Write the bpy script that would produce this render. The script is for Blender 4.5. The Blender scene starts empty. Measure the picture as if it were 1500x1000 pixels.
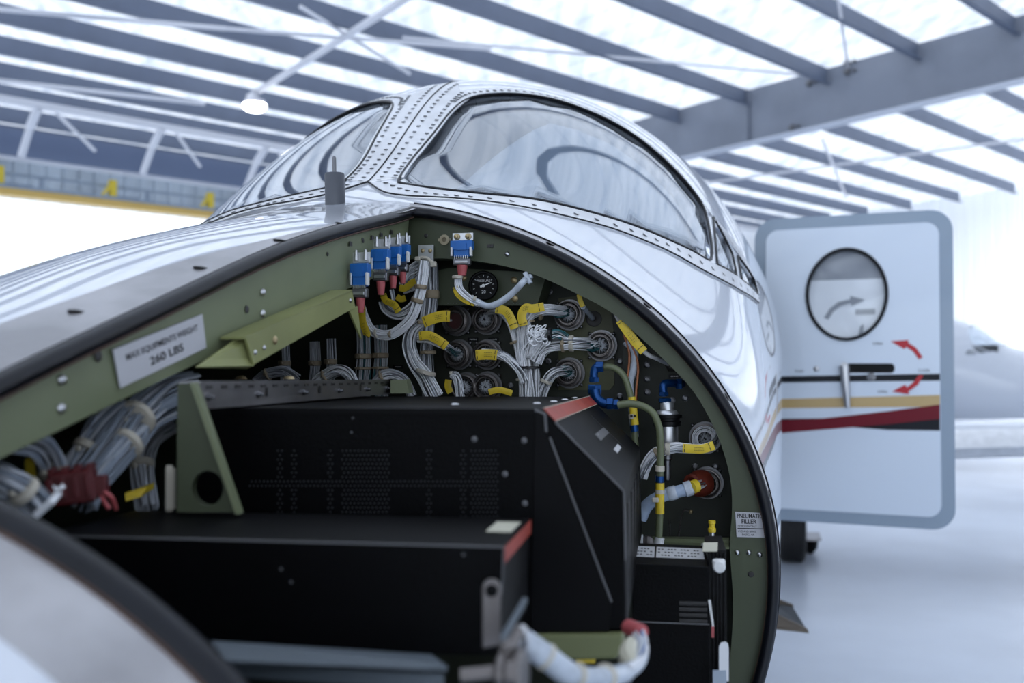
import bpy, math, random
import numpy as np
from mathutils import Vector, Matrix
from mathutils.geometry import delaunay_2d_cdt
random.seed(7)
SC = bpy.context.scene
COL = SC.collection
PI = math.pi
CAMH = 1.5
F = 1458.33
TH = math.atan(32.0 / F)
CT, ST = math.cos(TH), math.sin(TH)
UP = np.array([0, 0, 1.0])
# ------------------------------------------------------------------ camera, sky, sun, exposure
cam = bpy.data.cameras.new('camera'); camo = bpy.data.objects.new('camera', cam); COL.objects.link(camo)
camo.location = (0, 0, CAMH); camo.rotation_euler = (PI / 2 + TH, 0, 0)
cam.lens = 35; cam.sensor_width = 36; cam.clip_start = 0.02; cam.clip_end = 400
cam.dof.use_dof = True; cam.dof.focus_distance = 1.55; cam.dof.aperture_fstop = 4.0
SC.camera = camo
w = bpy.data.worlds.new('world'); SC.world = w; w.use_nodes = True
bg = w.node_tree.nodes['Background']; bg.inputs[0].default_value = (0.80, 0.89, 1.0, 1); bg.inputs[1].default_value = 1.7
sun = bpy.data.lights.new('sun', 'SUN'); suno = bpy.data.objects.new('sun', sun); COL.objects.link(suno)
sun.energy = 3.5; sun.color = (1, .97, .93); sun.angle = .02; suno.rotation_euler = (math.radians(25), math.radians(18), 0); suno.location = (0, 0, 20)
SC.view_settings.view_transform = 'Standard'; SC.view_settings.look = 'None'
SC.view_settings.gamma = 1; SC.view_settings.use_curve_mapping = False; SC.view_settings.exposure = 0.12
SC.cycles.max_bounces = 8; SC.cycles.transparent_max_bounces = 12
SC.cycles.sample_clamp_indirect = 6.0

# ------------------------------------------------------------------ materials
MATS = {}
def nodes_of(m): return m.node_tree.nodes, m.node_tree.links
def mat(name, col, rough=.5, metal=0, coat=0, noise=0, nscale=20, bump=0, bscale=60, spec=.5, alt=None, trans=0):
    m = bpy.data.materials.new(name); m.use_nodes = True; MATS[name] = m
    N, Lk = nodes_of(m); b = N['Principled BSDF']
    b.inputs['Base Color'].default_value = (*col, 1); b.inputs['Roughness'].default_value = rough
    b.inputs['Metallic'].default_value = metal; b.inputs['Coat Weight'].default_value = coat
    b.inputs['Coat Roughness'].default_value = .04; b.inputs['Specular IOR Level'].default_value = spec
    b.inputs['Transmission Weight'].default_value = trans
    if noise or alt:
        tc = N.new('ShaderNodeTexCoord'); nz = N.new('ShaderNodeTexNoise'); nz.inputs['Scale'].default_value = nscale; nz.inputs['Detail'].default_value = 6
        Lk.new(tc.outputs['Object'], nz.inputs['Vector'])
        r = N.new('ShaderNodeValToRGB'); k = noise or .3
        a = alt or tuple(c * (1 - k) for c in col)
        r.color_ramp.elements[0].color = (*a, 1); r.color_ramp.elements[1].color = (*col, 1)
        r.color_ramp.elements[0].position = .35; r.color_ramp.elements[1].position = .62
        Lk.new(nz.outputs['Fac'], r.inputs[0]); Lk.new(r.outputs[0], b.inputs['Base Color'])
    if bump:
        tc2 = N.new('ShaderNodeTexCoord'); n2 = N.new('ShaderNodeTexNoise'); n2.inputs['Scale'].default_value = bscale
        Lk.new(tc2.outputs['Object'], n2.inputs['Vector']); bp = N.new('ShaderNodeBump'); bp.inputs['Strength'].default_value = bump
        bp.inputs['Distance'].default_value = .002
        Lk.new(n2.outputs['Fac'], bp.inputs['Height']); Lk.new(bp.outputs[0], b.inputs['Normal'])
    return m
M = MATS
mat('white_paint', (.64, .67, .73), .25, coat=1)
mat('door_paint', (.72, .79, .88), .35, coat=.4)
mat('door_edge', (.30, .37, .45), .35, coat=.3)
mat('aluminium', (.74, .75, .77), .36, .85, noise=.15, nscale=14, bump=.04)
mat('worn_aluminium', (.44, .43, .44), .34, 1, noise=.35, nscale=9, bump=.15)
mat('steel', (.55, .55, .56), .3, 1)
mat('dark_steel', (.2, .2, .21), .4, 1)
mat('grey_antenna', (.09, .095, .11), .4, .5)
mat('seal_rubber', (.006, .007, .011), .36, noise=.3, spec=.3)
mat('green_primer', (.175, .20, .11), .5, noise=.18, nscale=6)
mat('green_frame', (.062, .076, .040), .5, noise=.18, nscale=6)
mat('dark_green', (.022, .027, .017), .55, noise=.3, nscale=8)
mat('olive_plate', (.085, .090, .035), .5, noise=.2)
mat('yellow_green', (.27, .285, .11), .45, noise=.15, nscale=12)
mat('black_box', (.0015, .0015, .0021), .5, spec=.09, noise=.2, bump=.25, bscale=400)
mat('black_metal', (.0018, .0018, .0024), .5, spec=.11)
mat('worn_edge', (.10, .10, .105), .4)
mat('black_plastic', (.0028, .0028, .0035), .45, spec=.2)
mat('perforation', (.05, .05, .055), .4)
mat('wire_white', (.86, .87, .90), .4)
mat('wire_grey', (.48, .50, .54), .45)
mat('wire_dark', (.16, .17, .19), .5)  # dark strands stand in for the shaded gaps between wires
mat('wire_dim', (.26, .30, .36), .45)  # white wire with the shade of the bay's left side in its colour
mat('wire_green', (.03, .14, .16), .4)
mat('sleeve_clear', (.50, .55, .62), .3, noise=.2, nscale=120)
mat('sleeve_blue', (.42, .52, .68), .3, noise=.25, nscale=60)
mat('lacing_tan', (.30, .24, .16), .6)
mat('tie_cream', (.52, .48, .40), .5)
mat('tie_black', (.01, .01, .012), .4)
mat('tag_yellow', (.72, .52, .03), .45, noise=.12, nscale=70)
mat('tag_ink', (.10, .08, .02), .6)
mat('connector_blue', (.008, .12, .42), .4)
mat('fitting_blue', (.006, .055, .20), .28, .6)
mat('shrink_red', (.42, .085, .09), .5)
mat('boot_red', (.22, .035, .018), .5, noise=.3, nscale=90)
mat('block_red', (.085, .006, .008), .45)
mat('ring_metal', (.16, .145, .14), .35, .8)
mat('connector_dark', (.02, .018, .018), .5)
mat('label_red', (.36, .045, .025), .45, noise=.2)
mat('window_white', (.9, .9, .9), .5)
mat('label_white', (.60, .60, .61), .4, noise=.08)
mat('label_cream', (.55, .53, .42), .5, noise=.1)
mat('placard', (.50, .50, .53), .4)
mat('ink', (.01, .01, .012), .5)
mat('ink_white', (.6, .6, .6), .5)
mat('hose_green', (.14, .16, .085), .4, noise=.2)
mat('hose_pale', (.30, .32, .25), .4)
mat('white_plastic', (.70, .70, .69), .4)
mat('rust_line', (.09, .045, .028), .7, noise=.4)
mat('sealant', (.42, .36, .24), .6, noise=.2)
mat('washer_brass', (.42, .33, .18), .4, .6)
mat('orange_wire', (.42, .14, .05), .45)
mat('stripe_black', (.012, .013, .018), .3, spec=.2)
mat('stripe_gold', (.56, .39, .17), .35, coat=.3)
mat('stripe_maroon', (.17, .012, .022), .3, spec=.2)
mat('arrow_red', (.50, .02, .03), .4)
mat('arrow_grey', (.30, .31, .33), .5)
mat('shade_fabric', (.30, .34, .38), .7, noise=.12, nscale=5)
mat('cabin_lining', (.30, .31, .33), .8)
mat('glareshield', (.05, .055, .06), .8)
mat('tyre', (.012, .012, .013), .65)
mat('tread_tan', (.20, .16, .12), .6)
mat('step_grip', (.06, .065, .07), .8, bump=.6, bscale=300)
mat('purlin_paint', (.15, .18, .25), .5, noise=.1, nscale=2)
mat('rafter_paint', (.24, .265, .32), .45, noise=.12, nscale=1.5)
mat('flange_paint', (.62, .66, .74), .5)
mat('white_steel', (.80, .80, .84), .5)
mat('girder_paint', (.15, .19, .29), .5)
mat('cladding_blue', (.56, .63, .70), .5, noise=.3, nscale=1.2)
mat('rail_grey', (.32, .38, .46), .5)
mat('bay_rail_grey', (.10, .12, .14), .5)
mat('tray_green', (.15, .165, .07), .5)
mat('dark_red', (.05, .006, .006), .5)
mat('yellow_paint', (.80, .60, .05), .45)
mat('amber_paint', (.85, .56, .16), .45)
mat('wall_white', (.95, .96, .98), .8, noise=.02, nscale=.6)
mat('concrete', (.66, .71, .79), .28, noise=.16, nscale=.8)
def special():
    m = bpy.data.materials.new('roof_sheet'); m.use_nodes = True; MATS['roof_sheet'] = m
    N, Lk = nodes_of(m); N.remove(N['Principled BSDF']); out = N['Material Output']
    tc = N.new('ShaderNodeTexCoord'); mp = N.new('ShaderNodeMapping'); mp.inputs['Rotation'].default_value = (0, 0, math.radians(45.6)); mp.inputs['Scale'].default_value = (3.2, .45, 1)
    nz = N.new('ShaderNodeTexNoise'); nz.inputs['Scale'].default_value = 1.6; nz.inputs['Detail'].default_value = 7
    Lk.new(tc.outputs['Object'], mp.inputs[0]); Lk.new(mp.outputs[0], nz.inputs['Vector'])
    r = N.new('ShaderNodeValToRGB'); r.color_ramp.elements[0].position = .34; r.color_ramp.elements[1].position = .58
    r.color_ramp.elements[0].color = (.58, .63, .71, 1); r.color_ramp.elements[1].color = (.82, .85, .90, 1)
    Lk.new(nz.outputs['Fac'], r.inputs[0])
    d = N.new('ShaderNodeBsdfDiffuse'); t = N.new('ShaderNodeBsdfTranslucent'); mx = N.new('ShaderNodeMixShader'); mx.inputs[0].default_value = .5
    Lk.new(r.outputs[0], d.inputs[0]); Lk.new(r.outputs[0], t.inputs[0]); Lk.new(d.outputs[0], mx.inputs[1]); Lk.new(t.outputs[0], mx.inputs[2]); Lk.new(mx.outputs[0], out.inputs[0])
    for nm, refl, tint, ro in (('windscreen', .13, (.9, .93, .96), .02), ('door_glass', .05, (.97, .98, .99), .05), ('gauge_glass', .02, (.95, .95, .95), .02)):
        m = bpy.data.materials.new(nm); m.use_nodes = True; MATS[nm] = m
        N, Lk = nodes_of(m); N.remove(N['Principled BSDF']); out = N['Material Output']
        fr = N.new('ShaderNodeLayerWeight'); fr.inputs['Blend'].default_value = .5
        pw = N.new('ShaderNodeMath'); pw.operation = 'POWER'; pw.inputs[1].default_value = 4; Lk.new(fr.outputs['Facing'], pw.inputs[0])
        ad = N.new('ShaderNodeMath'); ad.operation = 'MULTIPLY_ADD'; ad.inputs[1].default_value = .8; ad.inputs[2].default_value = refl; ad.use_clamp = True; Lk.new(pw.outputs[0], ad.inputs[0])
        g = N.new('ShaderNodeBsdfGlossy'); g.inputs['Roughness'].default_value = ro; g.inputs[0].default_value = (.95, .97, 1, 1)
        t = N.new('ShaderNodeBsdfTransparent'); t.inputs[0].default_value = (*tint, 1)
        mx = N.new('ShaderNodeMixShader'); Lk.new(ad.outputs[0], mx.inputs[0]); Lk.new(t.outputs[0], mx.inputs[1]); Lk.new(g.outputs[0], mx.inputs[2]); Lk.new(mx.outputs[0], out.inputs[0])
    m = bpy.data.materials.new('lamp_glow'); m.use_nodes = True; MATS['lamp_glow'] = m
    b = m.node_tree.nodes['Principled BSDF']; b.inputs['Emission Color'].default_value = (1, .98, .95, 1); b.inputs['Emission Strength'].default_value = 12
special()

# ------------------------------------------------------------------ object helpers
ROOT = {}
def tag(o, label=None, cat=None, group=None, kind=None):
    if label: o['label'] = label
    if cat: o['category'] = cat
    if group: o['group'] = group
    if kind: o['kind'] = kind
    return o
def thing(name, label, cat, loc, group=None, rotz=0):
    o = bpy.data.objects.new(name, None); COL.objects.link(o); o.empty_display_size = .05
    o.location = tuple(float(v) for v in loc); o.rotation_euler = (0, 0, rotz)
    ROOT[o.name] = Matrix.Translation(Vector(o.location)) @ Matrix.Rotation(rotz, 4, 'Z')
    return tag(o, label, cat, group)
def V3(p): return np.array([float(p[0]), float(p[1]), float(p[2])])
def norm(v):
    v = np.asarray(v, float); n = np.linalg.norm(v); return v / n if n > 1e-12 else v
def spline(pts, n=8):
    """Catmull-Rom through points"""
    P_ = [V3(p) for p in pts]
    if len(P_) < 3: return [P_[0] + (P_[-1] - P_[0]) * t for t in np.linspace(0, 1, n + 1)]
    P_ = [2 * P_[0] - P_[1]] + P_ + [2 * P_[-1] - P_[-2]]
    out = []
    for i in range(1, len(P_) - 2):
        a, b, c, d = P_[i - 1:i + 3]
        for k in range(n):
            t = k / n
            out.append(.5 * ((2 * b) + (c - a) * t + (2 * a - 5 * b + 4 * c - d) * t * t + (3 * b - a - 3 * c + d) * t ** 3))
    out.append(P_[-2]); return out
def frames(path):
    T = [norm(path[min(i + 1, len(path) - 1)] - path[max(i - 1, 0)]) for i in range(len(path))]
    u = norm(np.cross(T[0], [0.12, 1, .07]));
    if np.linalg.norm(u) < .5: u = norm(np.cross(T[0], [1, 0, 0]))
    R = []
    for t in T:
        u = norm(u - t * np.dot(u, t)); R.append((t, u, np.cross(t, u)))
    return R
class MB:
    def __init__(s): s.v = []; s.f = []; s.m = []; s.mats = []; s.mi = 0
    def use(s, name):
        if name not in s.mats: s.mats.append(name)
        s.mi = s.mats.index(name); return s
    def add(s, vs, fs):
        o = len(s.v); s.v += [tuple(float(c) for c in v) for v in vs]; s.f += [tuple(i + o for i in f) for f in fs]; s.m += [s.mi] * len(fs); return s
    def box(s, c, size, axes=None, bev=0):
        X, Y, Z = axes if axes is not None else np.eye(3)
        X, Y, Z = V3(X), V3(Y), V3(Z); c = V3(c); a, b, d = [q / 2 for q in size]
        if bev <= 0:
            vs = [c + X * i * a + Y * j * b + Z * k * d for i in (-1, 1) for j in (-1, 1) for k in (-1, 1)]
            s.add(vs, [(0, 1, 3, 2), (4, 6, 7, 5), (0, 4, 5, 1), (2, 3, 7, 6), (0, 2, 6, 4), (1, 5, 7, 3)])
        else:
            e = bev; pts = [(-a + e, -b), (a - e, -b), (a, -b + e), (a, b - e), (a - e, b), (-a + e, b), (-a, b - e), (-a, -b + e)]
            n = 8; vs = []
            for z, k in ((-d, e), (-d + e, 0), (d - e, 0), (d, e)):
                for x, y in pts:
                    fx = (a - k) / a; fy = (b - k) / b
                    vs.append(c + X * x * fx + Y * y * fy + Z * z)
            fs = [tuple(range(n))[::-1], tuple(range(3 * n, 4 * n))]
            for r in range(3):
                for i in range(n): fs.append((r * n + i, r * n + (i + 1) % n, (r + 1) * n + (i + 1) % n, (r + 1) * n + i))
            s.add(vs, fs)
        return s
    def tube(s, path, r, sides=8, caps=True):
        path = [V3(p) for p in path]; R = frames(path); n = len(path)
        rs = r if hasattr(r, '__len__') else [r] * n
        vs = [p + rs[i] * (math.cos(2 * PI * k / sides) * R[i][1] + math.sin(2 * PI * k / sides) * R[i][2]) for i, p in enumerate(path) for k in range(sides)]
        fs = [(i * sides + k, i * sides + (k + 1) % sides, (i + 1) * sides + (k + 1) % sides, (i + 1) * sides + k) for i in range(n - 1) for k in range(sides)]
        if caps: fs += [tuple(range(sides))[::-1], tuple(range((n - 1) * sides, n * sides))]
        return s.add(vs, fs)
    def lathe(s, c, axis, prof, seg=24, squash=None):
        """prof: list of (radius, height along axis)"""
        c = V3(c); t = norm(axis); u = norm(np.cross(t, [0, 0, 1]) if abs(t[2]) < .9 else np.cross(t, [1, 0, 0])); v = np.cross(t, u)
        vs = [c + t * h + r * (math.cos(2 * PI * k / seg) * u + math.sin(2 * PI * k / seg) * v) for r, h in prof for k in range(seg)]
        n = len(prof); fs = [(i * seg + k, i * seg + (k + 1) % seg, (i + 1) * seg + (k + 1) % seg, (i + 1) * seg + k) for i in range(n - 1) for k in range(seg)]
        if prof[0][0] > 1e-9: fs.append(tuple(range(seg))[::-1])
        if prof[-1][0] > 1e-9: fs.append(tuple(range((n - 1) * seg, n * seg)))
        return s.add(vs, fs)
    def prism(s, poly, vec):
        poly = [V3(p) for p in poly]; vec = V3(vec); n = len(poly)
        s.add(poly + [p + vec for p in poly], [tuple(range(n))[::-1], tuple(range(n, 2 * n))] + [(i, (i + 1) % n, n + (i + 1) % n, n + i) for i in range(n)])
        return s
    def strip(s, rows):
        n = len(rows[0]); vs = [p for r in rows for p in r]
        return s.add(vs, [(i * n + k, i * n + k + 1, (i + 1) * n + k + 1, (i + 1) * n + k) for i in range(len(rows) - 1) for k in range(n - 1)])
    def dome(s, c, nrm, r, h=None, seg=8):
        h = r * .5 if h is None else h
        return s.lathe(c, nrm, [(r, 0), (r * .8, h * .6), (r * .4, h * .95), (0.0001, h)], seg)
    def build(s, name, parent=None, smooth=False, root=None, bevel=0, auto=None):
        me = bpy.data.meshes.new(name)
        vs = s.v
        rt = root if root is not None else parent
        while rt is not None and rt.name not in ROOT: rt = rt.parent
        if rt is not None:
            inv = ROOT[rt.name].inverted(); vs = [tuple(inv @ Vector(v)) for v in vs]
        me.from_pydata(vs, [], s.f)
        for m in s.mats: me.materials.append(MATS[m])
        if s.mats: me.polygons.foreach_set('material_index', s.m)
        me.polygons.foreach_set('use_smooth', [bool(smooth)] * len(s.f))
        me.validate(); me.update()
        if smooth and smooth != 'full':
            try: me.set_sharp_from_angle(angle=math.radians(40))
            except Exception: pass
        o = bpy.data.objects.new(name, me); COL.objects.link(o)
        if parent is not None: o.parent = parent
        if bevel:
            b = o.modifiers.new('bevel', 'BEVEL'); b.width = bevel; b.segments = 2; b.limit_method = 'ANGLE'; b.angle_limit = math.radians(50)
        return o
def mb(name): return MB().use(name)
_txt = {}
def text_on(mbo, txt, bl, br, tl, u0, v0, h, umax=1, aspect=1.0, lift=.0004, bold=0, fit=False):
    """flat text on the parallelogram bl, br, tl: u0,v0 start, h = height as a share of the panel's height"""
    key = (txt, bold)
    if key not in _txt:
        c = bpy.data.curves.new('t', 'FONT'); c.body = txt; c.size = 1; c.offset = bold
        o = bpy.data.objects.new('t', c); COL.objects.link(o); dg = bpy.context.evaluated_depsgraph_get()
        me = bpy.data.meshes.new_from_object(o.evaluated_get(dg))
        _txt[key] = ([tuple(v.co) for v in me.vertices], [tuple(p.vertices) for p in me.polygons])
        bpy.data.objects.remove(o); bpy.data.meshes.remove(me); bpy.data.curves.remove(c)
    vs, fs = _txt[key]
    bl, br, tl = V3(bl), V3(br), V3(tl); X = br - bl; Y = tl - bl; n = norm(np.cross(X, Y))
    W, H = np.linalg.norm(X), np.linalg.norm(Y); k = h * H / .7
    wd = max(v[0] for v in vs) or 1; kx = k * aspect
    if umax and (fit or wd * kx > (umax - u0) * W): kx = (umax - u0) * W / wd
    mbo.add([bl + norm(X) * (u0 * W + v[0] * kx) + norm(Y) * (v0 * H + v[1] * k) + n * lift for v in vs], fs)

# ------------------------------------------------------------------ picture rays and aircraft frame (all distances in metres)
CAM = np.array([0, 0, CAMH])
def ray(px, py):
    u = (px - 750) / F; v = (500 - py) / F
    d = np.array([u, CT - v * ST, ST + v * CT]); return d / d[1]
def P(px, py, Y): return CAM + ray(px, py) * Y
def PP(px, py, p0, n):
    d = ray(px, py); return CAM + d * (np.dot(V3(p0) - CAM, n) / np.dot(d, n))
YAW = math.radians(14)
A = np.array([math.sin(YAW), math.cos(YAW), 0]); L = np.array([math.cos(YAW), -math.sin(YAW), 0])
O = np.array([-.294, 1.65, CAMH])
def fr(l, s, z): return O + l * L + s * A + z * UP
def PS(px, py, s): return PP(px, py, fr(0, s, 0), A)
def PL(px, py, l): return PP(px, py, fr(l, 0, 0), L)
def loc(p): d = V3(p) - O; return np.dot(d, L), np.dot(d, A), d[2]
TAB = np.array([
    [-1.62, .10, -.43, -.45, .10], [-1.58, .17, -.37, -.45, .19], [-1.45, .29, -.25, -.445, .31], [-1.25, .41, -.145, -.43, .42], [-1.04, .51, -.047, -.40, .50], [-.85, .56, .022, -.38, .54], [-.66, .598, .084, -.36, .57],
    [-.5, .63, .140, -.34, .60], [-.2, .685, .218, -.32, .63], [0, .71, .262, -.31, .645], [.15, .715, .322, -.30, .65],
    [.35, .72, .47, -.26, .66], [.56, .725, .612, -.2, .68], [.8, .732, .692, -.12, .70], [1.2, .74, .748, -.05, .72],
    [1.8, .755, .77, -.02, .74], [2.4, .765, .78, 0, .76], [4, .79, .79, 0, .79], [6, .79, .79, 0, .79], [8, .55, .79, .25, .5], [9.5, .2, .8, .55, .2]])
def herm(xs, ys, x):
    x = np.asarray(x, float); d = np.diff(ys) / np.diff(xs); m = np.zeros_like(ys)
    for i in range(1, len(xs) - 1):
        if d[i - 1] * d[i] > 0:
            h0, h1 = xs[i] - xs[i - 1], xs[i + 1] - xs[i]; w1 = 2 * h1 + h0; w2 = h1 + 2 * h0
            m[i] = (w1 + w2) / (w1 / d[i - 1] + w2 / d[i])
    m[0] = d[0]; m[-1] = d[-1]
    i = np.clip(np.searchsorted(xs, x) - 1, 0, len(xs) - 2); h = xs[i + 1] - xs[i]; t = (x - xs[i]) / h
    return (2 * t ** 3 - 3 * t * t + 1) * ys[i] + (t ** 3 - 2 * t * t + t) * h * m[i] + (-2 * t ** 3 + 3 * t * t) * ys[i + 1] + (t ** 3 - t * t) * h * m[i + 1]
def section(s):
    s = np.asarray(s, float); out = []
    hw = np.clip(np.minimum(s + 1.62, 9.5 - s) * .5, 0, .13)
    for k in range(1, 5):
        out.append(sum(g * herm(TAB[:, 0], TAB[:, k], s + d * hw) for d, g in ((-1, .08), (-.66, .16), (-.33, .18), (0, .16), (.33, .18), (.66, .16), (1, .08))))
    return out
def lsz(s, ph, off=0.0):
    s = np.asarray(s, float); ph = np.asarray(ph, float)
    w_, zt, zm, hb = section(s); c, sn = np.cos(ph), np.sin(ph)
    h = np.where(sn > 0, zt - zm, hb)
    l = w_ * c; z = zm + h * sn
    if np.any(off):
        nl = c / np.maximum(w_, .01); nz = sn / np.maximum(h, .01); k = np.sqrt(nl * nl + nz * nz); l = l + off * nl / k; z = z + off * nz / k
    return l, s, z
def surf(s, ph, off=0.0):
    l, s, z = lsz(s, ph, off)
    return O + l[..., None] * L + s[..., None] * A + z[..., None] * UP
def S1(s, ph, off=0.0): return surf(np.array([s]), np.array([ph]), off)[0]
def proj(p):
    d = p - CAM; f = d[..., 1] * CT + d[..., 2] * ST; v = -d[..., 1] * ST + d[..., 2] * CT
    return 750 + F * d[..., 0] / f, 500 - F * v / f
_s, _p = np.meshgrid(np.linspace(-1.5, 3.6, 900), np.linspace(-1.2, 3.0, 700), indexing='ij')
_g = surf(_s, _p); _px, _py = proj(_g)
_n = np.cross(np.gradient(_g, axis=0), np.gradient(_g, axis=1)); _c = surf(np.array([0.]), np.array([PI / 2]), .1)
_i0 = np.unravel_index(np.argmin(abs(_s) + abs(_p - PI / 2)), _s.shape)
if _n[_i0][2] < 0: _n = -_n
_face = np.sum(_n * (_g - CAM), -1) < 0
_dep = _g[..., 1]
def hit(px, py):
    d2 = (_px - px) ** 2 + (_py - py) ** 2
    ok = _face & (d2 < 25) & (_dep > .2)
    if ok.any():
        dd = np.where(ok, _dep, 1e9); near = dd.min(); ok2 = ok & (_dep < near + .25); i = np.unravel_index(np.argmin(np.where(ok2, d2, 1e9)), d2.shape)
    else:
        i = np.unravel_index(np.argmin(np.where(_face & (_dep > .2), d2, 1e9)), d2.shape); return float(_s[i]), float(_p[i])
    s, p = float(_s[i]), float(_p[i])
    for _ in range(6):
        q = surf(np.array([s, s + 1e-4, s]), np.array([p, p, p + 1e-4])); x, y = proj(q)
        J = np.array([[(x[1] - x[0]) / 1e-4, (x[2] - x[0]) / 1e-4], [(y[1] - y[0]) / 1e-4, (y[2] - y[0]) / 1e-4]])
        if abs(np.linalg.det(J)) < 1: break
        ds, dp = np.linalg.solve(J, [px - x[0], py - y[0]]); s += float(np.clip(ds, -.02, .02)); p += float(np.clip(dp, -.02, .02))
    return s, p
def hits(pts): return [hit(*q) for q in pts]
def mirror(poly): return [(s, PI - p) for s, p in poly][::-1]
def phi_l(s, l):
    w_ = float(section(s)[0]); return math.acos(max(-1, min(1, l / w_)))
def inpoly(x, y, poly):
    c = False; j = len(poly) - 1
    for i in range(len(poly)):
        if (poly[i][1] > y) != (poly[j][1] > y) and x < (poly[j][0] - poly[i][0]) * (y - poly[i][1]) / (poly[j][1] - poly[i][1]) + poly[i][0]: c = not c
        j = i
    return c
def dens(poly, step=.03, closed=True):
    out = []; n = len(poly)
    for i in range(n if closed else n - 1):
        a, b = poly[i], poly[(i + 1) % n]; k = max(1, int(math.hypot(b[0] - a[0], (b[1] - a[1]) * .7) / step))
        out += [(a[0] + (b[0] - a[0]) * t / k, a[1] + (b[1] - a[1]) * t / k) for t in range(k)]
    if not closed: out.append(poly[-1])
    return out
def smooth2(poly, n=6, closed=True):
    pts = [np.array(p) for p in poly]; m = len(pts); out = []
    rng = range(m) if closed else range(m - 1)
    for i in rng:
        if closed: a, b, c, d = pts[(i - 1) % m], pts[i], pts[(i + 1) % m], pts[(i + 2) % m]
        else:
            b, c = pts[i], pts[i + 1]; a = pts[i - 1] if i else 2 * b - c; d = pts[i + 2] if i + 2 < m else 2 * c - b
        for k in range(n):
            t = k / n; out.append(tuple(.5 * ((2 * b) + (c - a) * t + (2 * a - 5 * b + 4 * c - d) * t * t + (3 * b - a - 3 * c + d) * t ** 3)))
    if not closed: out.append(tuple(pts[-1]))
    return out
def region(outer, holes=(), step=.04, off=0., thick=0., surffn=surf):
    """mesh of the skin inside a polygon of (station, angle), with holes; thick adds a skirt inward"""
    K = .7; outer = dens(outer, step); holes = [dens(h, step * .6) for h in holes]
    vs = []; es = []
    for lp in [outer] + holes:
        o = len(vs); vs += [Vector((p[0], p[1] * K)) for p in lp]; es += [(o + i, o + (i + 1) % len(lp)) for i in range(len(lp))]
    s0, s1 = min(p[0] for p in outer), max(p[0] for p in outer); p0, p1 = min(p[1] for p in outer), max(p[1] for p in outer)
    bnd = np.array([(v.x, v.y) for v in vs])
    for s in np.arange(s0 + step * .5, s1, step):
        for p in np.arange(p0 + step * .5 / K, p1, step / K):
            if not inpoly(s, p, outer) or any(inpoly(s, p, h) for h in holes): continue
            if np.min((bnd[:, 0] - s) ** 2 + (bnd[:, 1] - p * K) ** 2) < (step * .35) ** 2: continue
            vs.append(Vector((s, p * K)))
    r = delaunay_2d_cdt(vs, es, [], 0, 1e-6)
    V = r[0]; fs = []
    for f in r[2]:
        cx = sum(V[i].x for i in f) / 3; cy = sum(V[i].y for i in f) / 3 / K
        if inpoly(cx, cy, outer) and not any(inpoly(cx, cy, h) for h in holes): fs.append(tuple(f))
    ss = np.array([v.x for v in V]); pp = np.array([v.y / K for v in V])
    W = surffn(ss, pp, off); out = [tuple(q) for q in W]; n = len(out)
    if fs:
        T3 = surffn(ss, pp, off + .01); f = fs[len(fs) // 2]; n_ = np.cross(W[f[1]] - W[f[0]], W[f[2]] - W[f[0]])
        if np.dot(n_, T3[f[0]] - W[f[0]]) < 0: fs = [f[::-1] for f in fs]
    if thick:
        W2 = surffn(ss, pp, off - thick); out += [tuple(q) for q in W2]
        cnt = {}
        for f in fs:
            for a, b in zip(f, f[1:] + f[:1]): cnt[(a, b)] = 1
        fs = fs + [(b, a, a + n, b + n) for (a, b) in cnt if (b, a) not in cnt] + [tuple(i + n for i in f[::-1]) for f in fs]
    return out, fs
def rnorm(s, p):
    a = S1(s, p); return norm(S1(s, p, .01) - a)
#--STRUCTURE--
# ------------------------------------------------------------------ the hangar
HA = math.radians(45.6); pv = np.array([math.sin(HA), math.cos(HA), 0]); qv = np.array([math.cos(HA), -math.sin(HA), 0])
def CP(c, p, z): return c * qv + p * pv + z * UP
def zr(c): return CAMH + 5.0 + .042 * c
def struct(mbo, name, parent=None, **k):
    o = mbo.build(name, parent, **k)
    if parent is None: o['kind'] = 'structure'
    return o
b = mb('concrete'); b.add([CP(-60, -30, 0), CP(25, -30, 0), CP(25, 60, 0), CP(-60, 60, 0), CP(-60, -30, -.2), CP(25, -30, -.2), CP(25, 60, -.2), CP(-60, 60, -.2)], [(0, 1, 2, 3), (7, 6, 5, 4), (0, 4, 5, 1), (1, 5, 6, 2), (2, 6, 7, 3), (3, 7, 4, 0)])
struct(b, 'floor')
CEN, PEN, CW = -19.6, 27.5, 12.0
b = mb('roof_sheet')
for k in range(0, 93):                       # corrugated deck: ribs run from eave to ridge
    p0 = -29.6 + k * .62
    for (a0, a1, dz0, dz1) in ((0, .44, 0, 0), (.44, .49, 0, .05), (.49, .57, .05, .05), (.57, .62, .05, 0)):
        b.add([CP(CEN, p0 + a0, zr(CEN) + dz0), CP(CW, p0 + a0, zr(CW) + dz0), CP(CW, p0 + a1, zr(CW) + dz1), CP(CEN, p0 + a1, zr(CEN) + dz1)], [(0, 1, 2, 3)])
ceil = struct(b, 'ceiling')
cs = [-2.2, -3.55, -4.9, -6.25, -7.7, -9.15, -10.55, -11.85, -13.1, -14.25, -15.35, -16.4, -17.6, -18.7, -.85, .25, 1.55, 2.85, 4.15, 5.45, 6.75, 8.05, 9.35]
def zpurl(b, c, p0, p1, h=.27, fl=.09):
    z1 = zr(c) - .01; z0 = z1 - h; t = .012
    prof = [(0, z0), (fl, z0), (fl, z0 + t), (t, z0 + t), (t, z1 - t), (t, z1 - t), (t, z1), (-fl, z1), (-fl, z1 - t), (0, z1 - t)]
    b.prism([CP(c + x, p0, z) for x, z in prof], pv * (p1 - p0))
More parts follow.
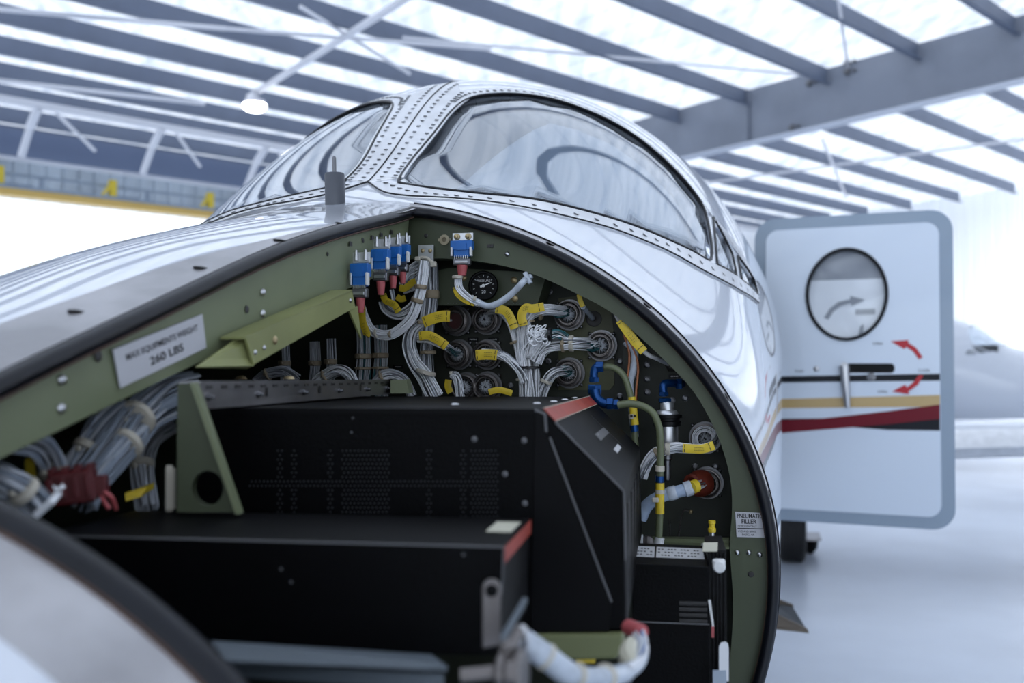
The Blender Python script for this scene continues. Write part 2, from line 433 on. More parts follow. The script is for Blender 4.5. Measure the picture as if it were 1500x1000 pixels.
for c in cs:
    b = mb('purlin_paint'); zpurl(b, c, -29.5, PEN - .5); b.build('purlin', ceil)
def rafter(p, h=.92):
    b = mb('rafter_paint')
    zt = lambda c: zr(c) - .02
    pts = [CP(CEN, p - .008, zt(CEN)), CP(CW, p - .008, zt(CW)), CP(CW, p - .008, zt(CW) - h), CP(CEN, p - .008, zt(CEN) - h)]
    b.prism(pts, pv * .016)
    b.use('flange_paint'); 
    for dz, t in ((-h, .02),):
        b.prism([CP(CEN, p - .13, zt(CEN) + dz), CP(CW, p - .13, zt(CW) + dz), CP(CW, p - .13, zt(CW) + dz + t), CP(CEN, p - .13, zt(CEN) + dz + t)], pv * .26)
    b.use('rafter_paint')
    for c in (-12.2, -9.1, -3, 3): b.box(CP(c, p - .03, zt(c) - h / 2), (.02, .09, h), (qv, pv, UP))
    return b.build('rafter', ceil)
rafter(14.5); rafter(-21)
def p_on(px, py, p): return PP(px, py, CP(0, p, 0), pv)
def p_roof(px, py, drop=0.):
    d = ray(px, py); n = UP - .042 * qv; p0 = np.array([0, 0, CAMH + 5.0 - drop]); return CAM + d * (np.dot(p0 - CAM, n) / np.dot(d, n))
for q in ((1185, 122), (1241, 105), (1160, 187), (1241, 92)):
    b = mb('dark_steel'); c = p_on(*q, 14.47); b.dome(c, -pv, .06, .05); b.dome(c + qv * .12, -pv, .03, .05); b.build('bolt', ceil)
def rod(a, b_, r, m='white_steel', nm='tie_rod', par=None):
    q = mb(m); q.tube([a, b_], r, 6); return q.build(nm, par or ceil, smooth=True)
rod(p_roof(1224, -30, .35), p_on(1242, 98, 14.4), .02); rod(p_roof(590, 55, .4), p_on(1180, 110, 14.4), .02)
rod(p_roof(1035, 268, .55), p_roof(1600, 190, .55), .025); rod(p_roof(1205, 205, .3), p_roof(1240, 290, .3), .03)
rod(p_roof(-20, 12, .35), p_roof(330, 42, .35), .03); rod(p_roof(330, 42, .35), p_roof(720, 72, .35), .025)
rod(p_roof(-20, 116, .6), p_roof(300, 152, .6), .03); rod(p_roof(440, 10, .3), p_roof(600, 108, .3), .025)
rod(p_roof(365, 142, .32), p_roof(610, -12, .32), .055, nm='conduit')
# walls
def added_lamp_at(p, label):  # lamp fixture added out of view to go with the wall fill
    t = thing('high_bay_lamp', label, 'lamp', p, 'round high bay lamps')
    b = mb('white_steel'); b.lathe(p, UP, [(.16, 0), (.15, .08), (.05, .14), (.03, .22)], 20); b.build('housing', t, smooth=True)
    b = mb('lamp_glow'); b.lathe(p, -UP, [(.17, -.02), (.17, .02), (.12, .07), (.0001, .09)], 20); b.build('lens', t, smooth=True)
    b = mb('dark_steel'); b.tube([p + UP * .2, p + UP * .42], .02, 6); b.build('hook', t)
    return t
for i, (c, p) in enumerate(((-6.9, 22.5), (-1.5, 22.5), (4, 22.5))):
    q = CP(c, p, zr(c) - .75); t = added_lamp_at(q, ['high bay lamp near the far white wall, beyond the right edge of the picture', 'high bay lamp right of centre near the far white wall, out of the picture', 'high bay lamp closest to the back wall, out of the picture'][i])
    ld = bpy.data.lights.new('high_bay_light', 'SPOT'); lo = bpy.data.objects.new('high_bay_light', ld); COL.objects.link(lo); lo.location = tuple(q - UP * .12); lo.rotation_euler = Vector(tuple(pv * .8 - UP)).to_track_quat('-Z', 'Y').to_euler(); ld.energy = 1500; ld.spot_size = 2.6; ld.spot_blend = 1; ld.shadow_soft_size = .16; ld.color = (.95, .97, 1)  # added spot, tilted to brighten the right wall
b = mb('wall_white')
for k in range(0, 110):
    c0 = CEN + k * .288
    if c0 > CW: break
    b.add([CP(c0, PEN, 0), CP(c0 + .2, PEN, 0), CP(c0 + .244, PEN + .04, 0), CP(c0 + .288, PEN, 0), CP(c0, PEN, zr(c0)), CP(c0 + .2, PEN, zr(c0)), CP(c0 + .244, PEN + .04, zr(c0)), CP(c0 + .288, PEN, zr(c0))], [(1, 0, 4, 5), (2, 1, 5, 6), (3, 2, 6, 7)])
struct(b, 'wall_right')
b = mb('wall_white'); b.prism([CP(CW, -2, 0), CP(CW, PEN, 0), CP(CW, PEN, zr(CW)), CP(CW, -2, zr(CW))], qv * .1); struct(b, 'wall_back')
# eave side: header wall above the big open doorway
ZH = CAMH + 3.05
b = mb('cladding_blue')
for k in range(0, 130):
    p0 = -9 + k * .3
    if p0 > PEN - .3: break
    b.prism([CP(CEN, p0, ZH), CP(CEN, p0 + .22, ZH), CP(CEN, p0 + .26, ZH), CP(CEN, p0 + .3, ZH)], UP * (zr(CEN) - ZH)) if False else b.add([CP(CEN, p0, ZH), CP(CEN, p0 + .2, ZH), CP(CEN - .05, p0 + .25, ZH), CP(CEN, p0 + .3, ZH), CP(CEN, p0, zr(CEN)), CP(CEN, p0 + .2, zr(CEN)), CP(CEN - .05, p0 + .25, zr(CEN)), CP(CEN, p0 + .3, zr(CEN))], [(0, 1, 5, 4), (1, 2, 6, 5), (2, 3, 7, 6)])
b.prism([CP(CEN, 19, 0), CP(CEN, PEN, 0), CP(CEN, PEN, ZH), CP(CEN, 19, ZH)], -qv * .05)
wl = struct(b, 'wall_left')
b = mb('amber_paint'); b.box(CP(CEN + .9, 5, CAMH + 3.02), (.25, 28, .15), (qv, pv, UP)); b.build('header_beam', wl)
b = mb('white_steel'); b.box(CP(-16.0, 9, CAMH + 3.97), (.2, 36, .09), (qv, pv, UP)); b.build('eave_beam', wl)
b = mb('girder_paint'); b.box(CP(-18.2, 9, CAMH + 3.80), (.1, 36, .46), (qv, pv, UP)); b.build('girder', wl)
b = mb('white_steel'); b.box(CP(-18.3, 9, CAMH + 3.60), (.16, 36, .16), (qv, pv, UP)); b.build('girder_flange', wl)
for p in np.arange(1.5, 20, 1.98):
    b = mb('white_steel'); b.tube([CP(-16.0, p, CAMH + 3.95), CP(-16.35, p, CAMH + 3.70)], .075, 6); b.build('knee_brace', wl)
    b = mb('white_steel'); b.tube([CP(-16.35, p, CAMH + 3.70), CP(-16.65, p - .03, CAMH + 3.28)], .065, 6); b.build('strut', wl)
    b = mb('white_steel'); b.tube([CP(-16.1, p + .3, CAMH + 3.93), CP(-17.6, p + 1.5, CAMH + 3.74)], .03, 5); b.build('brace_rod', wl)
    b = mb('yellow_paint'); b.box(CP(-18.6, p + .25, CAMH + 3.28), (.12, .12, .32), (qv, pv, UP)); b.prism([CP(-18.62, p + .2, CAMH + 3.38), CP(-18.62, p + .02, CAMH + 3.13), CP(-18.62, p + .08, CAMH + 3.13), CP(-18.62, p + .2, CAMH + 3.30)], qv * .06); b.build('bracket', wl)
    b = mb('rail_grey'); b.box(CP(-18.75, p + 1.0, CAMH + 3.2), (.05, .07, .3), (qv, pv, UP)); b.build('rail_post', wl)
    b = mb('rail_grey'); b.box(CP(-18.75, p + .35, CAMH + 3.2), (.05, .06, .3), (qv, pv, UP)); b.build('rail_post', wl)
    b = mb('girder_paint'); b.box(CP(-19.1, p + .68, CAMH + 3.15), (.3, .5, .14), (qv, pv, UP)); b.build('motor_box', wl)
b = mb('rail_grey'); b.box(CP(-18.75, 9, CAMH + 3.35), (.05, 36, .05), (qv, pv, UP)); b.build('rail', wl)
b = mb('rail_grey'); b.box(CP(-18.7, 9, CAMH + 3.10), (.4, 36, .05), (qv, pv, UP)); b.build('walkway', wl)
# hanging lamp
lp = p_roof(373, 155, .55)
t = thing('high_bay_lamp', 'round glowing ceiling lamp hanging under the purlins at the end of a pale conduit', 'lamp', lp)
b = mb('white_steel'); b.lathe(lp, UP, [(.16, 0), (.15, .08), (.05, .14), (.03, .22)], 20); b.build('housing', t, smooth=True)
b = mb('lamp_glow'); b.lathe(lp, -UP, [(.17, -.02), (.17, .02), (.12, .07), (.0001, .09)], 20); b.build('lens', t, smooth=True)
b = mb('dark_steel'); b.tube([lp + UP * .2, lp + UP * .24], .02, 6); b.build('hook', t)

# ------------------------------------------------------------------ the aircraft
AC = thing('aircraft', 'white private aircraft seen from its nose, with open equipment bay, windscreen and open cabin door', 'aircraft', (O[0], O[1], 0))
SF = -1.04; ZLOW = -.70
def a_part(mbo, name, parent=None, label=None, **k):
    o = mbo.build(name, parent or AC, **k)
    if label: o['label'] = label
    return o
def grid(s0, s1, ns, pf0, pf1, npp, off=0):
    rows = []
    for s in np.linspace(s0, s1, ns):
        ph = np.linspace(pf0(s), pf1(s), npp); rows.append([tuple(q) for q in surf(np.full(npp, s), ph, off)])
    return rows
plow = -.62
sill = lambda s: phi_l(s, .13)
b = mb('white_paint')
b.strip(grid(-1.62, SF, 40, lambda s: -PI / 2, lambda s: 1.5 * PI, 120))
b.strip(grid(SF, 0, 60, sill, lambda s: 2 * PI + plow, 110))
a_part(b, 'nose_skin', smooth='full')
# windscreen outlines read on the body surface
W1 = hits([(585, 262), (604, 234), (637, 194), (660, 165), (679, 149), (702, 141), (749, 138), (805, 145), (861, 163), (917, 191), (963, 226), (1003, 266), (1028, 300), (1038, 335), (1041, 380), (1010, 366), (963, 345), (870, 313), (777, 292), (700, 284), (637, 277), (590, 270)])
W2 = hits([(1044, 318), (1060, 347), (1072, 372), (1077, 396), (1078, 404), (1050, 388)])
W3 = hits([(1080, 375), (1093, 392), (1104, 410), (1109, 430), (1086, 411)])
W1s = smooth2(W1, 4)
wins = [W1s, W2, W3]
wins_all = wins + [mirror(q) for q in wins]
door_hole = [(2.47, -.58), (2.47, .88), (3.18, .88), (3.18, -.58)]
o_, f_ = region([(0, plow), (0, 2 * PI + plow - .02), (3.3, 2 * PI + plow - .02), (3.3, plow)], wins_all + [door_hole], .045)
b = mb('white_paint'); b.add(o_, f_)
b.strip(grid(0, 3.3, 60, lambda s: -PI / 2 - .7, lambda s: plow + .002, 24))
b.strip(grid(3.3, 9.5, 60, lambda s: -PI / 2, lambda s: 1.5 * PI, 90))
a_part(b, 'fuselage_skin', smooth='full')
# inner lining so the cabin and the bay have an inside
b = mb('cabin_lining'); b.strip(grid(.30, 3.6, 40, lambda s: -.9, lambda s: .05, 30, -.05)); 
b.add([fr(-.66, .30, -.55), fr(.66, .30, -.55), fr(.66, 3.6, -.6), fr(-.66, 3.6, -.6)], [(0, 1, 2, 3)])
b.add([fr(-.75, 3.6, -.6), fr(.75, 3.6, -.6), fr(.72, 3.6, .4), fr(0, 3.6, .7), fr(-.72, 3.6, .4)], [(0, 1, 2, 3, 4)])
a_part(b, 'cabin_lining', smooth=True)
b = mb('glareshield'); b.prism([fr(-.42, .28, .12), fr(.42, .28, .12), fr(.55, .75, .14), fr(.45, .85, .16), fr(-.45, .85, .16), fr(-.55, .75, .14)], UP * .05)
b.prism([fr(-.55, .80, .16), fr(.55, .80, .16), fr(.55, .80, -.25), fr(-.55, .80, -.25)], A * .04)
a_part(b, 'glareshield')
for l0 in (.33, -.33):
    b = mb('cabin_lining'); b.box(fr(l0, 1.55, .02), (.42, .1, .55), (L, A, UP), .04); b.box(fr(l0, 1.57, .38), (.22, .09, .16), (L, A, UP), .03); b.box(fr(l0, 1.32, -.24), (.42, .45, .12), (L, A, UP), .04); b.box(fr(l0, 1.32, -.42), (.3, .3, .26), (L, A, UP)); a_part(b, 'seat')
# sun shade behind the port windscreen
sh = hits([(640, 274), (672, 250), (720, 212), (770, 178), (815, 158), (861, 170), (917, 196), (963, 231), (1003, 272), (1024, 304), (1034, 340), (1036, 374), (963, 344), (870, 312), (777, 291), (700, 283)])
o_, f_ = region(sh, (), .05, -.035, .006); b = mb('shade_fabric'); b.add(o_, f_); a_part(b, 'sun_shade', label='grey fabric sun shade behind the glass', smooth='full')
for side in (0, 1):
    for i, q in enumerate(wins):
        q = q if side == 0 else mirror(q)
        o_, f_ = region(q, (), .045, -.004, .004); b = mb('windscreen'); b.add(o_, f_)
        a_part(b, 'windscreen_pane' if i == 0 else 'side_pane', smooth='full')
        # black gasket round the glass
        g = dens(q, .012); pts = [S1(s, p, .0015) for s, p in g]; pts.append(pts[0]); b = mb('seal_rubber'); b.tube(pts, .0028 if i == 0 else .0024, 6, caps=False); a_part(b, 'gasket', smooth=True)
# polished frame strips with rivets
post_l = [(s, PI / 2) for s in np.linspace(.142, .66, 7)]
base_o = [(.142, PI / 2)] + hits([(562, 283), (590, 288), (623, 290), (730, 299), (823, 317), (898, 337), (963, 362), (1033, 399), (1080, 424), (1110, 444)])
def path2(poly, n=5): return smooth2(poly, n, closed=False)
nose_up = mirror(post_l)
centre_s = [(s, PI / 2) for s in np.linspace(post_l[0][0] - .03, post_l[-1][0] + .08, 8)]
left_edge = hits([(592, 259), (606, 238), (640, 196), (662, 167), (681, 150)])
top_edge = hits([(681, 150), (702, 139), (749, 136), (805, 143), (861, 161), (917, 188), (963, 222), (1003, 262), (1030, 298), (1060, 344), (1080, 372), (1100, 402), (1112, 430)])
top_out = [(s + .0, p + .085) for s, p in top_edge]
bot_in = hits([(592, 272), (637, 279), (700, 286), (777, 294), (870, 315), (963, 347), (1010, 368), (1045, 387), (1086, 411), (1110, 434)])
frame_poly = lambda a, c: path2(a) + path2(c)[::-1]
def strip_part(poly, name, m='aluminium', th=.003, off=.0025, label=None):
    o_, f_ = region(poly, (), .03, off, th); b = mb(m); b.add(o_, f_); return a_part(b, name, smooth=True, label=label)
def rivets(path, gap, r=.0042, off=.0022, m='aluminium', name='rivets'):
    pts = dens(path, gap, closed=False); b = mb(m)
    for s, p in pts: b.dome(S1(s, p, off), rnorm(s, p), r, r * .22, 8)
    return tag(a_part(b, name, smooth=True), kind='stuff')
for side in (0, 1):
    f = (lambda q: q) if side == 0 else (lambda q: [(s, PI - p) for s, p in q])
    strip_part(f(frame_poly(post_l, left_edge)), 'post_strip')
    strip_part(f(frame_poly(bot_in, base_o)), 'sill_strip')
    strip_part(f(frame_poly(top_edge, top_out)), 'top_strip')
    for fr_ in (.3, .72):
        rivets(f([(a[0] * (1 - fr_) + c[0] * fr_, a[1] * (1 - fr_) + c[1] * fr_) for a, c in zip(path2(post_l, 4), [path2(left_edge, 10)[min(int(i * 40 / 24), 40)] for i in range(25)])]), .045, .0048)
    rivets(f(base_in := [((a[0] * .5 + c[0] * .5), (a[1] * .5 + c[1] * .5)) for a, c in zip(path2(bot_in, 10)[::3], path2(base_o, 9)[::3])]), .06, .0055)
    rivets(f([(s, p + .03) for s, p in path2(top_edge)]), .055, .005)
    g = mb('seal_rubber'); g.tube([S1(s, p, .003) for s, p in f(path2(post_l) )], .0014, 5); g.tube([S1(s, p, .003) for s, p in f(path2(base_o))], .0016, 5); a_part(g, 'seam', smooth=True)
# metal lips round the bay opening
def hit_line(pts): return path2(hits(pts), 6)
sl_out = hits([(-60, 500), (0, 476), (100, 441), (252, 388), (400, 350), (520, 323), (590, 312)])
sl_in = [(s, phi_l(s, .132)) for s in np.linspace(SF, 0, 24)]
sl_out2 = [(SF, sl_out[0][1])] + [q for q in sl_out if q[0] > SF + .02] + [(0.02, sl_out[-1][1])]
strip_part(path2(sl_out2, 4) + sl_in[::-1], 'sill_lip', 'worn_aluminium', .004, .0015, 'worn bare metal strip along the top edge of the bay')
ph0 = phi_l(0, .13)
strip_part([(0, p) for p in np.linspace(ph0, plow, 60)] + [(.022, p) for p in np.linspace(plow, ph0 + .01, 60)], 'frame_lip', 'worn_aluminium', .004, .0012)
rv = [S1(.022, p, .002) for p in np.linspace(ph0, plow, 60)]; g = mb('seal_rubber'); g.tube(rv, .0012, 5); a_part(g, 'seam', smooth=True)
strip_part([(SF, p) for p in np.linspace(phi_l(SF, .10), plow, 50)] + [(SF - .05, p) for p in np.linspace(plow, phi_l(SF, .10), 50)], 'forward_lip', 'worn_aluminium', .004, .001)
strip_part([(SF + .001, p) for p in np.linspace(phi_l(SF, .12), plow, 50)] + [(SF - .0025, p) for p in np.linspace(plow, phi_l(SF, .12), 50)], 'forward_edge', 'rust_line', .005, .003, 'rusty brown edge beside the seal')
for q in ((112, 457), (294, 393), (410, 353), (498, 328)):
    s, p = hit(*q); b = mb('connector_dark'); b.dome(S1(s, p, .0013), rnorm(s, p), .0085, .0008, 14); b.use('dark_steel'); b.dome(S1(s, p, .0018), rnorm(s, p), .004, .0010, 10); a_part(b, 'fastener', smooth=True)
for q in ((815, 350), (958, 432), (1074, 543), (1130, 690)):
    s, p = hit(*q); b = mb('connector_dark'); b.dome(S1(.012, p, .0013), rnorm(s, p), .0075, .0012, 12); a_part(b, 'fastener', smooth=True)
# black rubber seal
RS = .0088
b = mb('seal_rubber')
sp = []
for s in np.linspace(SF + .02, -.012, 40): q = S1(s, phi_l(s, .138)); sp.append(q - UP * .006)
arc = []
for p in np.linspace(phi_l(0, .145), plow, 60): q = S1(-.006, p); arc.append(q - rnorm(0, p) * .006)
b.tube(sp + arc[1:], RS, 10)
fa = []
for p in np.linspace(phi_l(SF, .12), plow, 50): q = S1(SF + .010, p); fa.append(q - rnorm(SF, p) * .004)
b.tube(fa, RS * 1.35, 10)
a_part(b, 'door_seal', smooth='full', label='black rubber seal round the bay opening')
b = mb('rust_line'); b.tube([q - UP * .0088 + L * .004 for q in sp], .0014, 6); b.tube([q - rnorm(0, .5) * 0 - norm(q - fr(0, 0, -.31)) * .0085 - A * .001 for q in arc], .0009, 5); a_part(b, 'seal_bond', smooth=True, label='brown adhesive line under the seal')
# green web under the sill
top = [S1(s, phi_l(s, .132), -.004) for s in np.linspace(SF, -.002, 30)]
bot = [PL(x, y, .132) for x, y in [(595, 386), (560, 403), (511, 422), (430, 462), (360, 498), (300, 527), (259, 546), (173, 588), (68, 640), (0, 671), (-60, 700), (-150, 745)]]
b = mb('green_primer'); b.prism(top + bot, -L * .003)
for i in range(len(bot) - 1): b.prism([bot[i], bot[i + 1], bot[i + 1] - L * .03, bot[i] - L * .03], UP * .003)
web = a_part(b, 'sill_web')
for q in ((91, 556), (90, 598), (385, 428), (385, 459), (503, 433)):
    b = mb('steel'); b.dome(PL(*q, .1325), L, .0046, .003, 10); o = a_part(b, 'rivet', web, smooth=True)
for q, r in (((144, 521), .0055), ((362, 453), .0045), ((480, 372), .003), ((532, 352), .004)):
    b = mb('connector_dark'); b.dome(PL(*q, .1325), L, r, .0008, 10); a_part(b, 'hole', web)
pq = [PL(x, y, .1335) for x, y in ((175, 568), (301, 509), (295, 460), (164, 512))]
b = mb('placard'); b.prism(pq, L * .0012); pl = a_part(b, 'placard', web, 'white weight placard')
pq2 = [q + L * .0013 for q in pq]
b = mb('ink'); text_on(b, 'MAX EQUIPMENTS WEIGHT', pq2[0], pq2[1], pq2[3], .10, .60, .17, .93, .62, bold=.012, fit=True); text_on(b, '260 LBS', pq2[0], pq2[1], pq2[3], .33, .22, .21, .72, .75, bold=.02, fit=True); a_part(b, 'placard_text', web)
# yellow-green channel bracket on the web
def Q(px, py, l): return PL(px, py, l)
c1 = [Q(360, 493, .165), Q(516, 424, .165), Q(521, 452, .165), Q(512, 455, .165), Q(372, 534, .165)]
b = mb('yellow_green'); b.prism(c1, -L * .003); b.prism([c1[0], c1[1], c1[1] - L * .03, c1[0] - L * .03], -UP * .003)
b.prism([Q(288, 538, .15), Q(352, 493, .15), Q(368, 500, .163), Q(372, 535, .163), Q(362, 540, .15)], -L * .003)
b.prism([Q(512, 455, .163), Q(524, 448, .163), Q(530, 497, .163)], -L * .003)
br = a_part(b, 'channel_bracket', web, 'yellow-green channel bracket', bevel=.001)
for q in ((403, 498), (374, 516), (387, 509), (513, 440)):
    b = mb('washer_brass' if q[0] == 403 else 'steel'); b.dome(Q(*q, .1655), L, .005 if q[0] == 403 else .0028, .002, 10); a_part(b, 'screw', web, smooth=True)
for q in ((514, 351), (546, 342), (559, 338), (574, 334)):
    b = mb('connector_dark'); b.box(PL(q[0], q[1] + 6, .134), (.0006, .009, .006), (L, A, UP)); a_part(b, 'tag_plate', web)
# aft ring frame
SR = .006
inner = [(592, 380), (638, 378), (696, 382), (745, 391), (788, 404), (847, 431), (896, 458), (939, 495), (977, 531), (1015, 572), (1042, 618), (1060, 662), (1071, 710), (1072, 755), (1069, 803), (1074, 889), (1067, 997), (1060, 1080)]
oc = [S1(SR, p, -.004) for p in np.linspace(phi_l(SR, .13), plow + .02, 60)]
ic = [PS(x, y, SR) for x, y in smooth2(inner, 4, closed=False)]
def loft(bm_, a, c):
    n = max(len(a), len(c))
    def rs(q):
        q = np.array(q); d = np.r_[0, np.cumsum(np.linalg.norm(np.diff(q, axis=0), axis=1))]; t = np.linspace(0, d[-1], n); return np.stack([np.interp(t, d, q[:, k]) for k in range(3)], 1)
    a, c = rs(a), rs(c); bm_.strip([list(a), list(c)]); return a, c
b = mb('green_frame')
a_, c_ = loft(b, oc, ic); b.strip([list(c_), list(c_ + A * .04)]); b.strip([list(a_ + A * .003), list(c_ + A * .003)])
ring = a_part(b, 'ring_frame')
for q in ((743, 372), (920, 447), (1006, 519), (1080, 809), (1097, 809), (1113, 812)):
    b = mb('steel'); b.dome(PS(*q, SR - .001), -A, .0042, .003, 10); a_part(b, 'rivet', ring, smooth=True)
for q, r in (((951, 467), .0028), ((967, 473), .0036), ((1100, 841), .0045), ((624, 345), .0035), ((718, 360), .003)):
    b = mb('connector_dark'); b.dome(PS(*q, SR - .001), -A, r, .0006, 10); a_part(b, 'hole', ring)
b = mb('sealant'); b.lathe(PS(651, 351, SR - .0015), -A, [(.0085, 0), (.0085, .001), (.004, .0015), (.004, 0)], 14); b.box(PS(651, 351, SR - .001), (.022, .001, .004), (L, A, UP)); a_part(b, 'nut_plate', ring)
b = mb('connector_dark'); b.box(PS(718, 360, SR - .001), (.0105, .001, .0055), (L, A, UP)); a_part(b, 'tag_plate', ring)
pq = [PS(x, y, SR - .0015) for x, y in ((1079, 786), (1120, 787), (1117, 751), (1077, 749))]
b = mb('placard'); b.prism(pq, -A * .001); a_part(b, 'placard', ring, 'white placard on the ring frame')
pq2 = [q - A * .0012 for q in pq]; b = mb('ink')
text_on(b, 'PNEUMATIC', *[pq2[i] for i in (0, 1, 3)], .05, .76, .17, .97, .8, bold=.02); text_on(b, 'FILLER', *[pq2[i] for i in (0, 1, 3)], .2, .54, .17, .8, .85, bold=.02)
text_on(b, 'NITROGEN ONLY', *[pq2[i] for i in (0, 1, 3)], .06, .40, .08, .97, .8); text_on(b, 'HYD AND BRAKE', *[pq2[i] for i in (0, 1, 3)], .06, .19, .08, .97, .8); text_on(b, 'EMERG. AIR', *[pq2[i] for i in (0, 1, 3)], .2, .06, .08, .97, .8)
e0 = pq2[0] + (pq2[3] - pq2[0]) * .33; b.prism([e0 + (pq2[1] - pq2[0]) * .05, e0 + (pq2[1] - pq2[0]) * .95, e0 + (pq2[1] - pq2[0]) * .95 + UP * .0012, e0 + (pq2[1] - pq2[0]) * .05 + UP * .0012], -A * .0003)
a_part(b, 'placard_text', ring)
# bulkhead behind
SB = .13
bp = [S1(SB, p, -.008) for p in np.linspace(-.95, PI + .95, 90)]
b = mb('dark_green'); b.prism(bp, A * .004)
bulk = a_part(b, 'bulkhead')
b = mb('olive_plate'); pp_ = [PS(x, y, SB - .002) for x, y in ((818, 437), (868, 430), (895, 455), (900, 490), (900, 563), (893, 571), (818, 571))]; b.prism(pp_, A * .002); a_part(b, 'cover_plate', bulk)
b = mb('dark_green'); b.prism([PS(x, y, SB - .001) for x, y in ((915, 480), (935, 480), (935, 800), (915, 800))], -A * .02); a_part(b, 'stiffener', bulk)
for q in ((805, 427), (803, 529), (680, 569), (748, 565), (908, 529), (908, 580), (948, 534), (948, 555), (948, 574), (1004, 583), (985, 586), (1060, 600), (965, 470), (1024, 579), (1018, 683), (1048, 683)):
    b = mb('dark_steel'); b.lathe(PS(*q, SB - .001), -A, [(.0055, 0), (.0055, .002), (.003, .003), (.003, .001), (.0001, .001)], 10); a_part(b, 'screw', bulk, smooth=True)
for q in ((693, 497), (723, 497), (693, 552), (723, 552), (835, 567), (988, 551), (583, 537)):
    b = mb('black_plastic'); b.box(PS(*q, SB - .001), (.019, .001, .006), (L, A, UP)); b.use('ink_white'); 
    for k in range(5): b.box(PS(*q, SB - .0018) + L * (k - 2) * .0026, (.0012, .0003, .0022), (L, A, UP))
    a_part(b, 'tag_plate', bulk)
# gauge panel
gp = [PS(x, y, .055) for x, y in ((638, 447), (785, 447), (800, 398), (760, 398), (660, 392), (641, 396))]
b = mb('green_frame'); b.prism(gp, A * .003); b.prism([gp[1], gp[2], gp[2] + A * .06, gp[1] + A * .06], L * .002)
gpo = a_part(b, 'gauge_panel')
for q in ((753, 410), (754, 437), (679, 407)):
    b = mb('washer_brass'); b.dome(PS(*q, .054), -A, .0058, .002, 12); a_part(b, 'screw', gpo, smooth=True)
b = mb('dark_steel')
for k in range(32): b.dome(PS(656 + k * 4.2, 444, .054), -A, .0008, .0005, 5)
tag(a_part(b, 'rivet_row', gpo), kind='stuff')
# bay floor and starboard lining, dark
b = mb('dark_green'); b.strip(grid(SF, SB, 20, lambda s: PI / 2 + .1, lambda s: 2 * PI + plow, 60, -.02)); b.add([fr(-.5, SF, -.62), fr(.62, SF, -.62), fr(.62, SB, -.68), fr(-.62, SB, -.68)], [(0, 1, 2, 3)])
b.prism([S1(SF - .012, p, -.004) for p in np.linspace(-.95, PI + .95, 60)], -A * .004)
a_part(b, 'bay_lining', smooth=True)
# antenna on the nose crest
ab = S1(0.0, PI / 2); ax = norm(P(486, 262, ab[1]) - P(487, 303, ab[1]))
b = mb('grey_antenna'); b.lathe(ab - ax * .01, ax, [(.0165, 0), (.0165, .058), (.0155, .06), (.0001, .06)], 28); ant = a_part(b, 'antenna', smooth=True, label='grey cylindrical probe with a thin pin')
b = mb('dark_steel'); b.lathe(ab + ax * .048, ax, [(.0034, 0), (.0034, .028), (.002, .031), (.0001, .031)], 12); a_part(b, 'antenna_pin', ant, smooth=True)

# ---- cabin door, hinged forward and swung out
dd = np.array([math.cos(math.radians(-24)), math.sin(math.radians(-24)), 0]); dn = np.array([dd[1], -dd[0], 0]); dn = dn if dn[1] < 0 else -dn
D0 = P(1107, 532, 4.2); D0[2] = CAMH
DW = .765; ZT, ZB = .606, -.652
def DP(u, z, off=0.): return D0 + dd * u + UP * z + dn * (off + .035 * (1 - ((z + .02) / .63) ** 2))
def on_door(px, py, off=0.):
    q = PP(px, py, D0 + dn * .02, dn); return np.dot(q - D0, dd), q[2] - CAMH
def rrect(x0, x1, z0, z1, r, n=8):
    out = []
    for cx, cz, a0 in ((x1 - r, z0 + r, -PI / 2), (x1 - r, z1 - r, 0), (x0 + r, z1 - r, PI / 2), (x0 + r, z0 + r, PI)):
        out += [(cx + r * math.cos(a0 + PI / 2 * k / n), cz + r * math.sin(a0 + PI / 2 * k / n)) for k in range(n + 1)]
    return out
def plate2d(poly, holes, off, thick, step=.06):
    f = lambda a, c, o: np.array([DP(x, z / .7 * .7, o) for x, z in zip(a, c)])
    P2 = [(x, z) for x, z in poly]; H2 = [[(x, z) for x, z in h] for h in holes]
    return region(P2, H2, step, off, thick, f)
wc = on_door(1241, 430); wrx, wrz = .155, .178
wc = ((on_door(1183, 430)[0] + on_door(1299, 430)[0]) / 2, (on_door(1241, 365)[1] + on_door(1241, 497)[1]) / 2)
wrx = (on_door(1299, 430)[0] - on_door(1183, 430)[0]) / 2; wrz = abs(on_door(1241, 365)[1] - on_door(1241, 497)[1]) / 2
ell = lambda k: [(wc[0] + wrx * k * math.cos(a), wc[1] + wrz * k * math.sin(a)) for a in np.linspace(0, 2 * PI, 40, endpoint=False)]
b = mb('door_edge'); o_, f_ = plate2d(rrect(0, DW, ZB, ZT, .085), [ell(1.0)], 0, .05); b.add(o_, f_); door = a_part(b, 'cabin_door', smooth=True, label='open cabin door with round window and coloured stripes')
hx0, hz0 = on_door(1233, 532); hx1, hz1 = on_door(1311, 546)
slot = rrect(hx0, hx1, hz1, hz0, .015, 4)
b = mb('door_paint'); o_, f_ = plate2d(rrect(.048, DW - .05, ZB + .05, ZT - .05, .05), [ell(1.0), slot], .006, .006); b.add(o_, f_); a_part(b, 'outer_panel', door, smooth=True)
b = mb('black_plastic'); o_, f_ = plate2d(rrect(hx0 - .004, hx1 + .004, hz1 - .004, hz0 + .004, .015, 4), [], .0015, .003); b.add(o_, f_); a_part(b, 'handle_recess', door)
b = mb('seal_rubber'); pts = [DP(x, z, .008) for x, z in ell(1.0)]; b.tube(pts + pts[:1], .008, 8, caps=False); a_part(b, 'window_ring', door, smooth=True)
b = mb('door_glass'); b.prism([DP(x, z, -.006) for x, z in ell(1.0)], -dn * .004); a_part(b, 'window_pane', door)
zs = wc[1] + wrz * .33
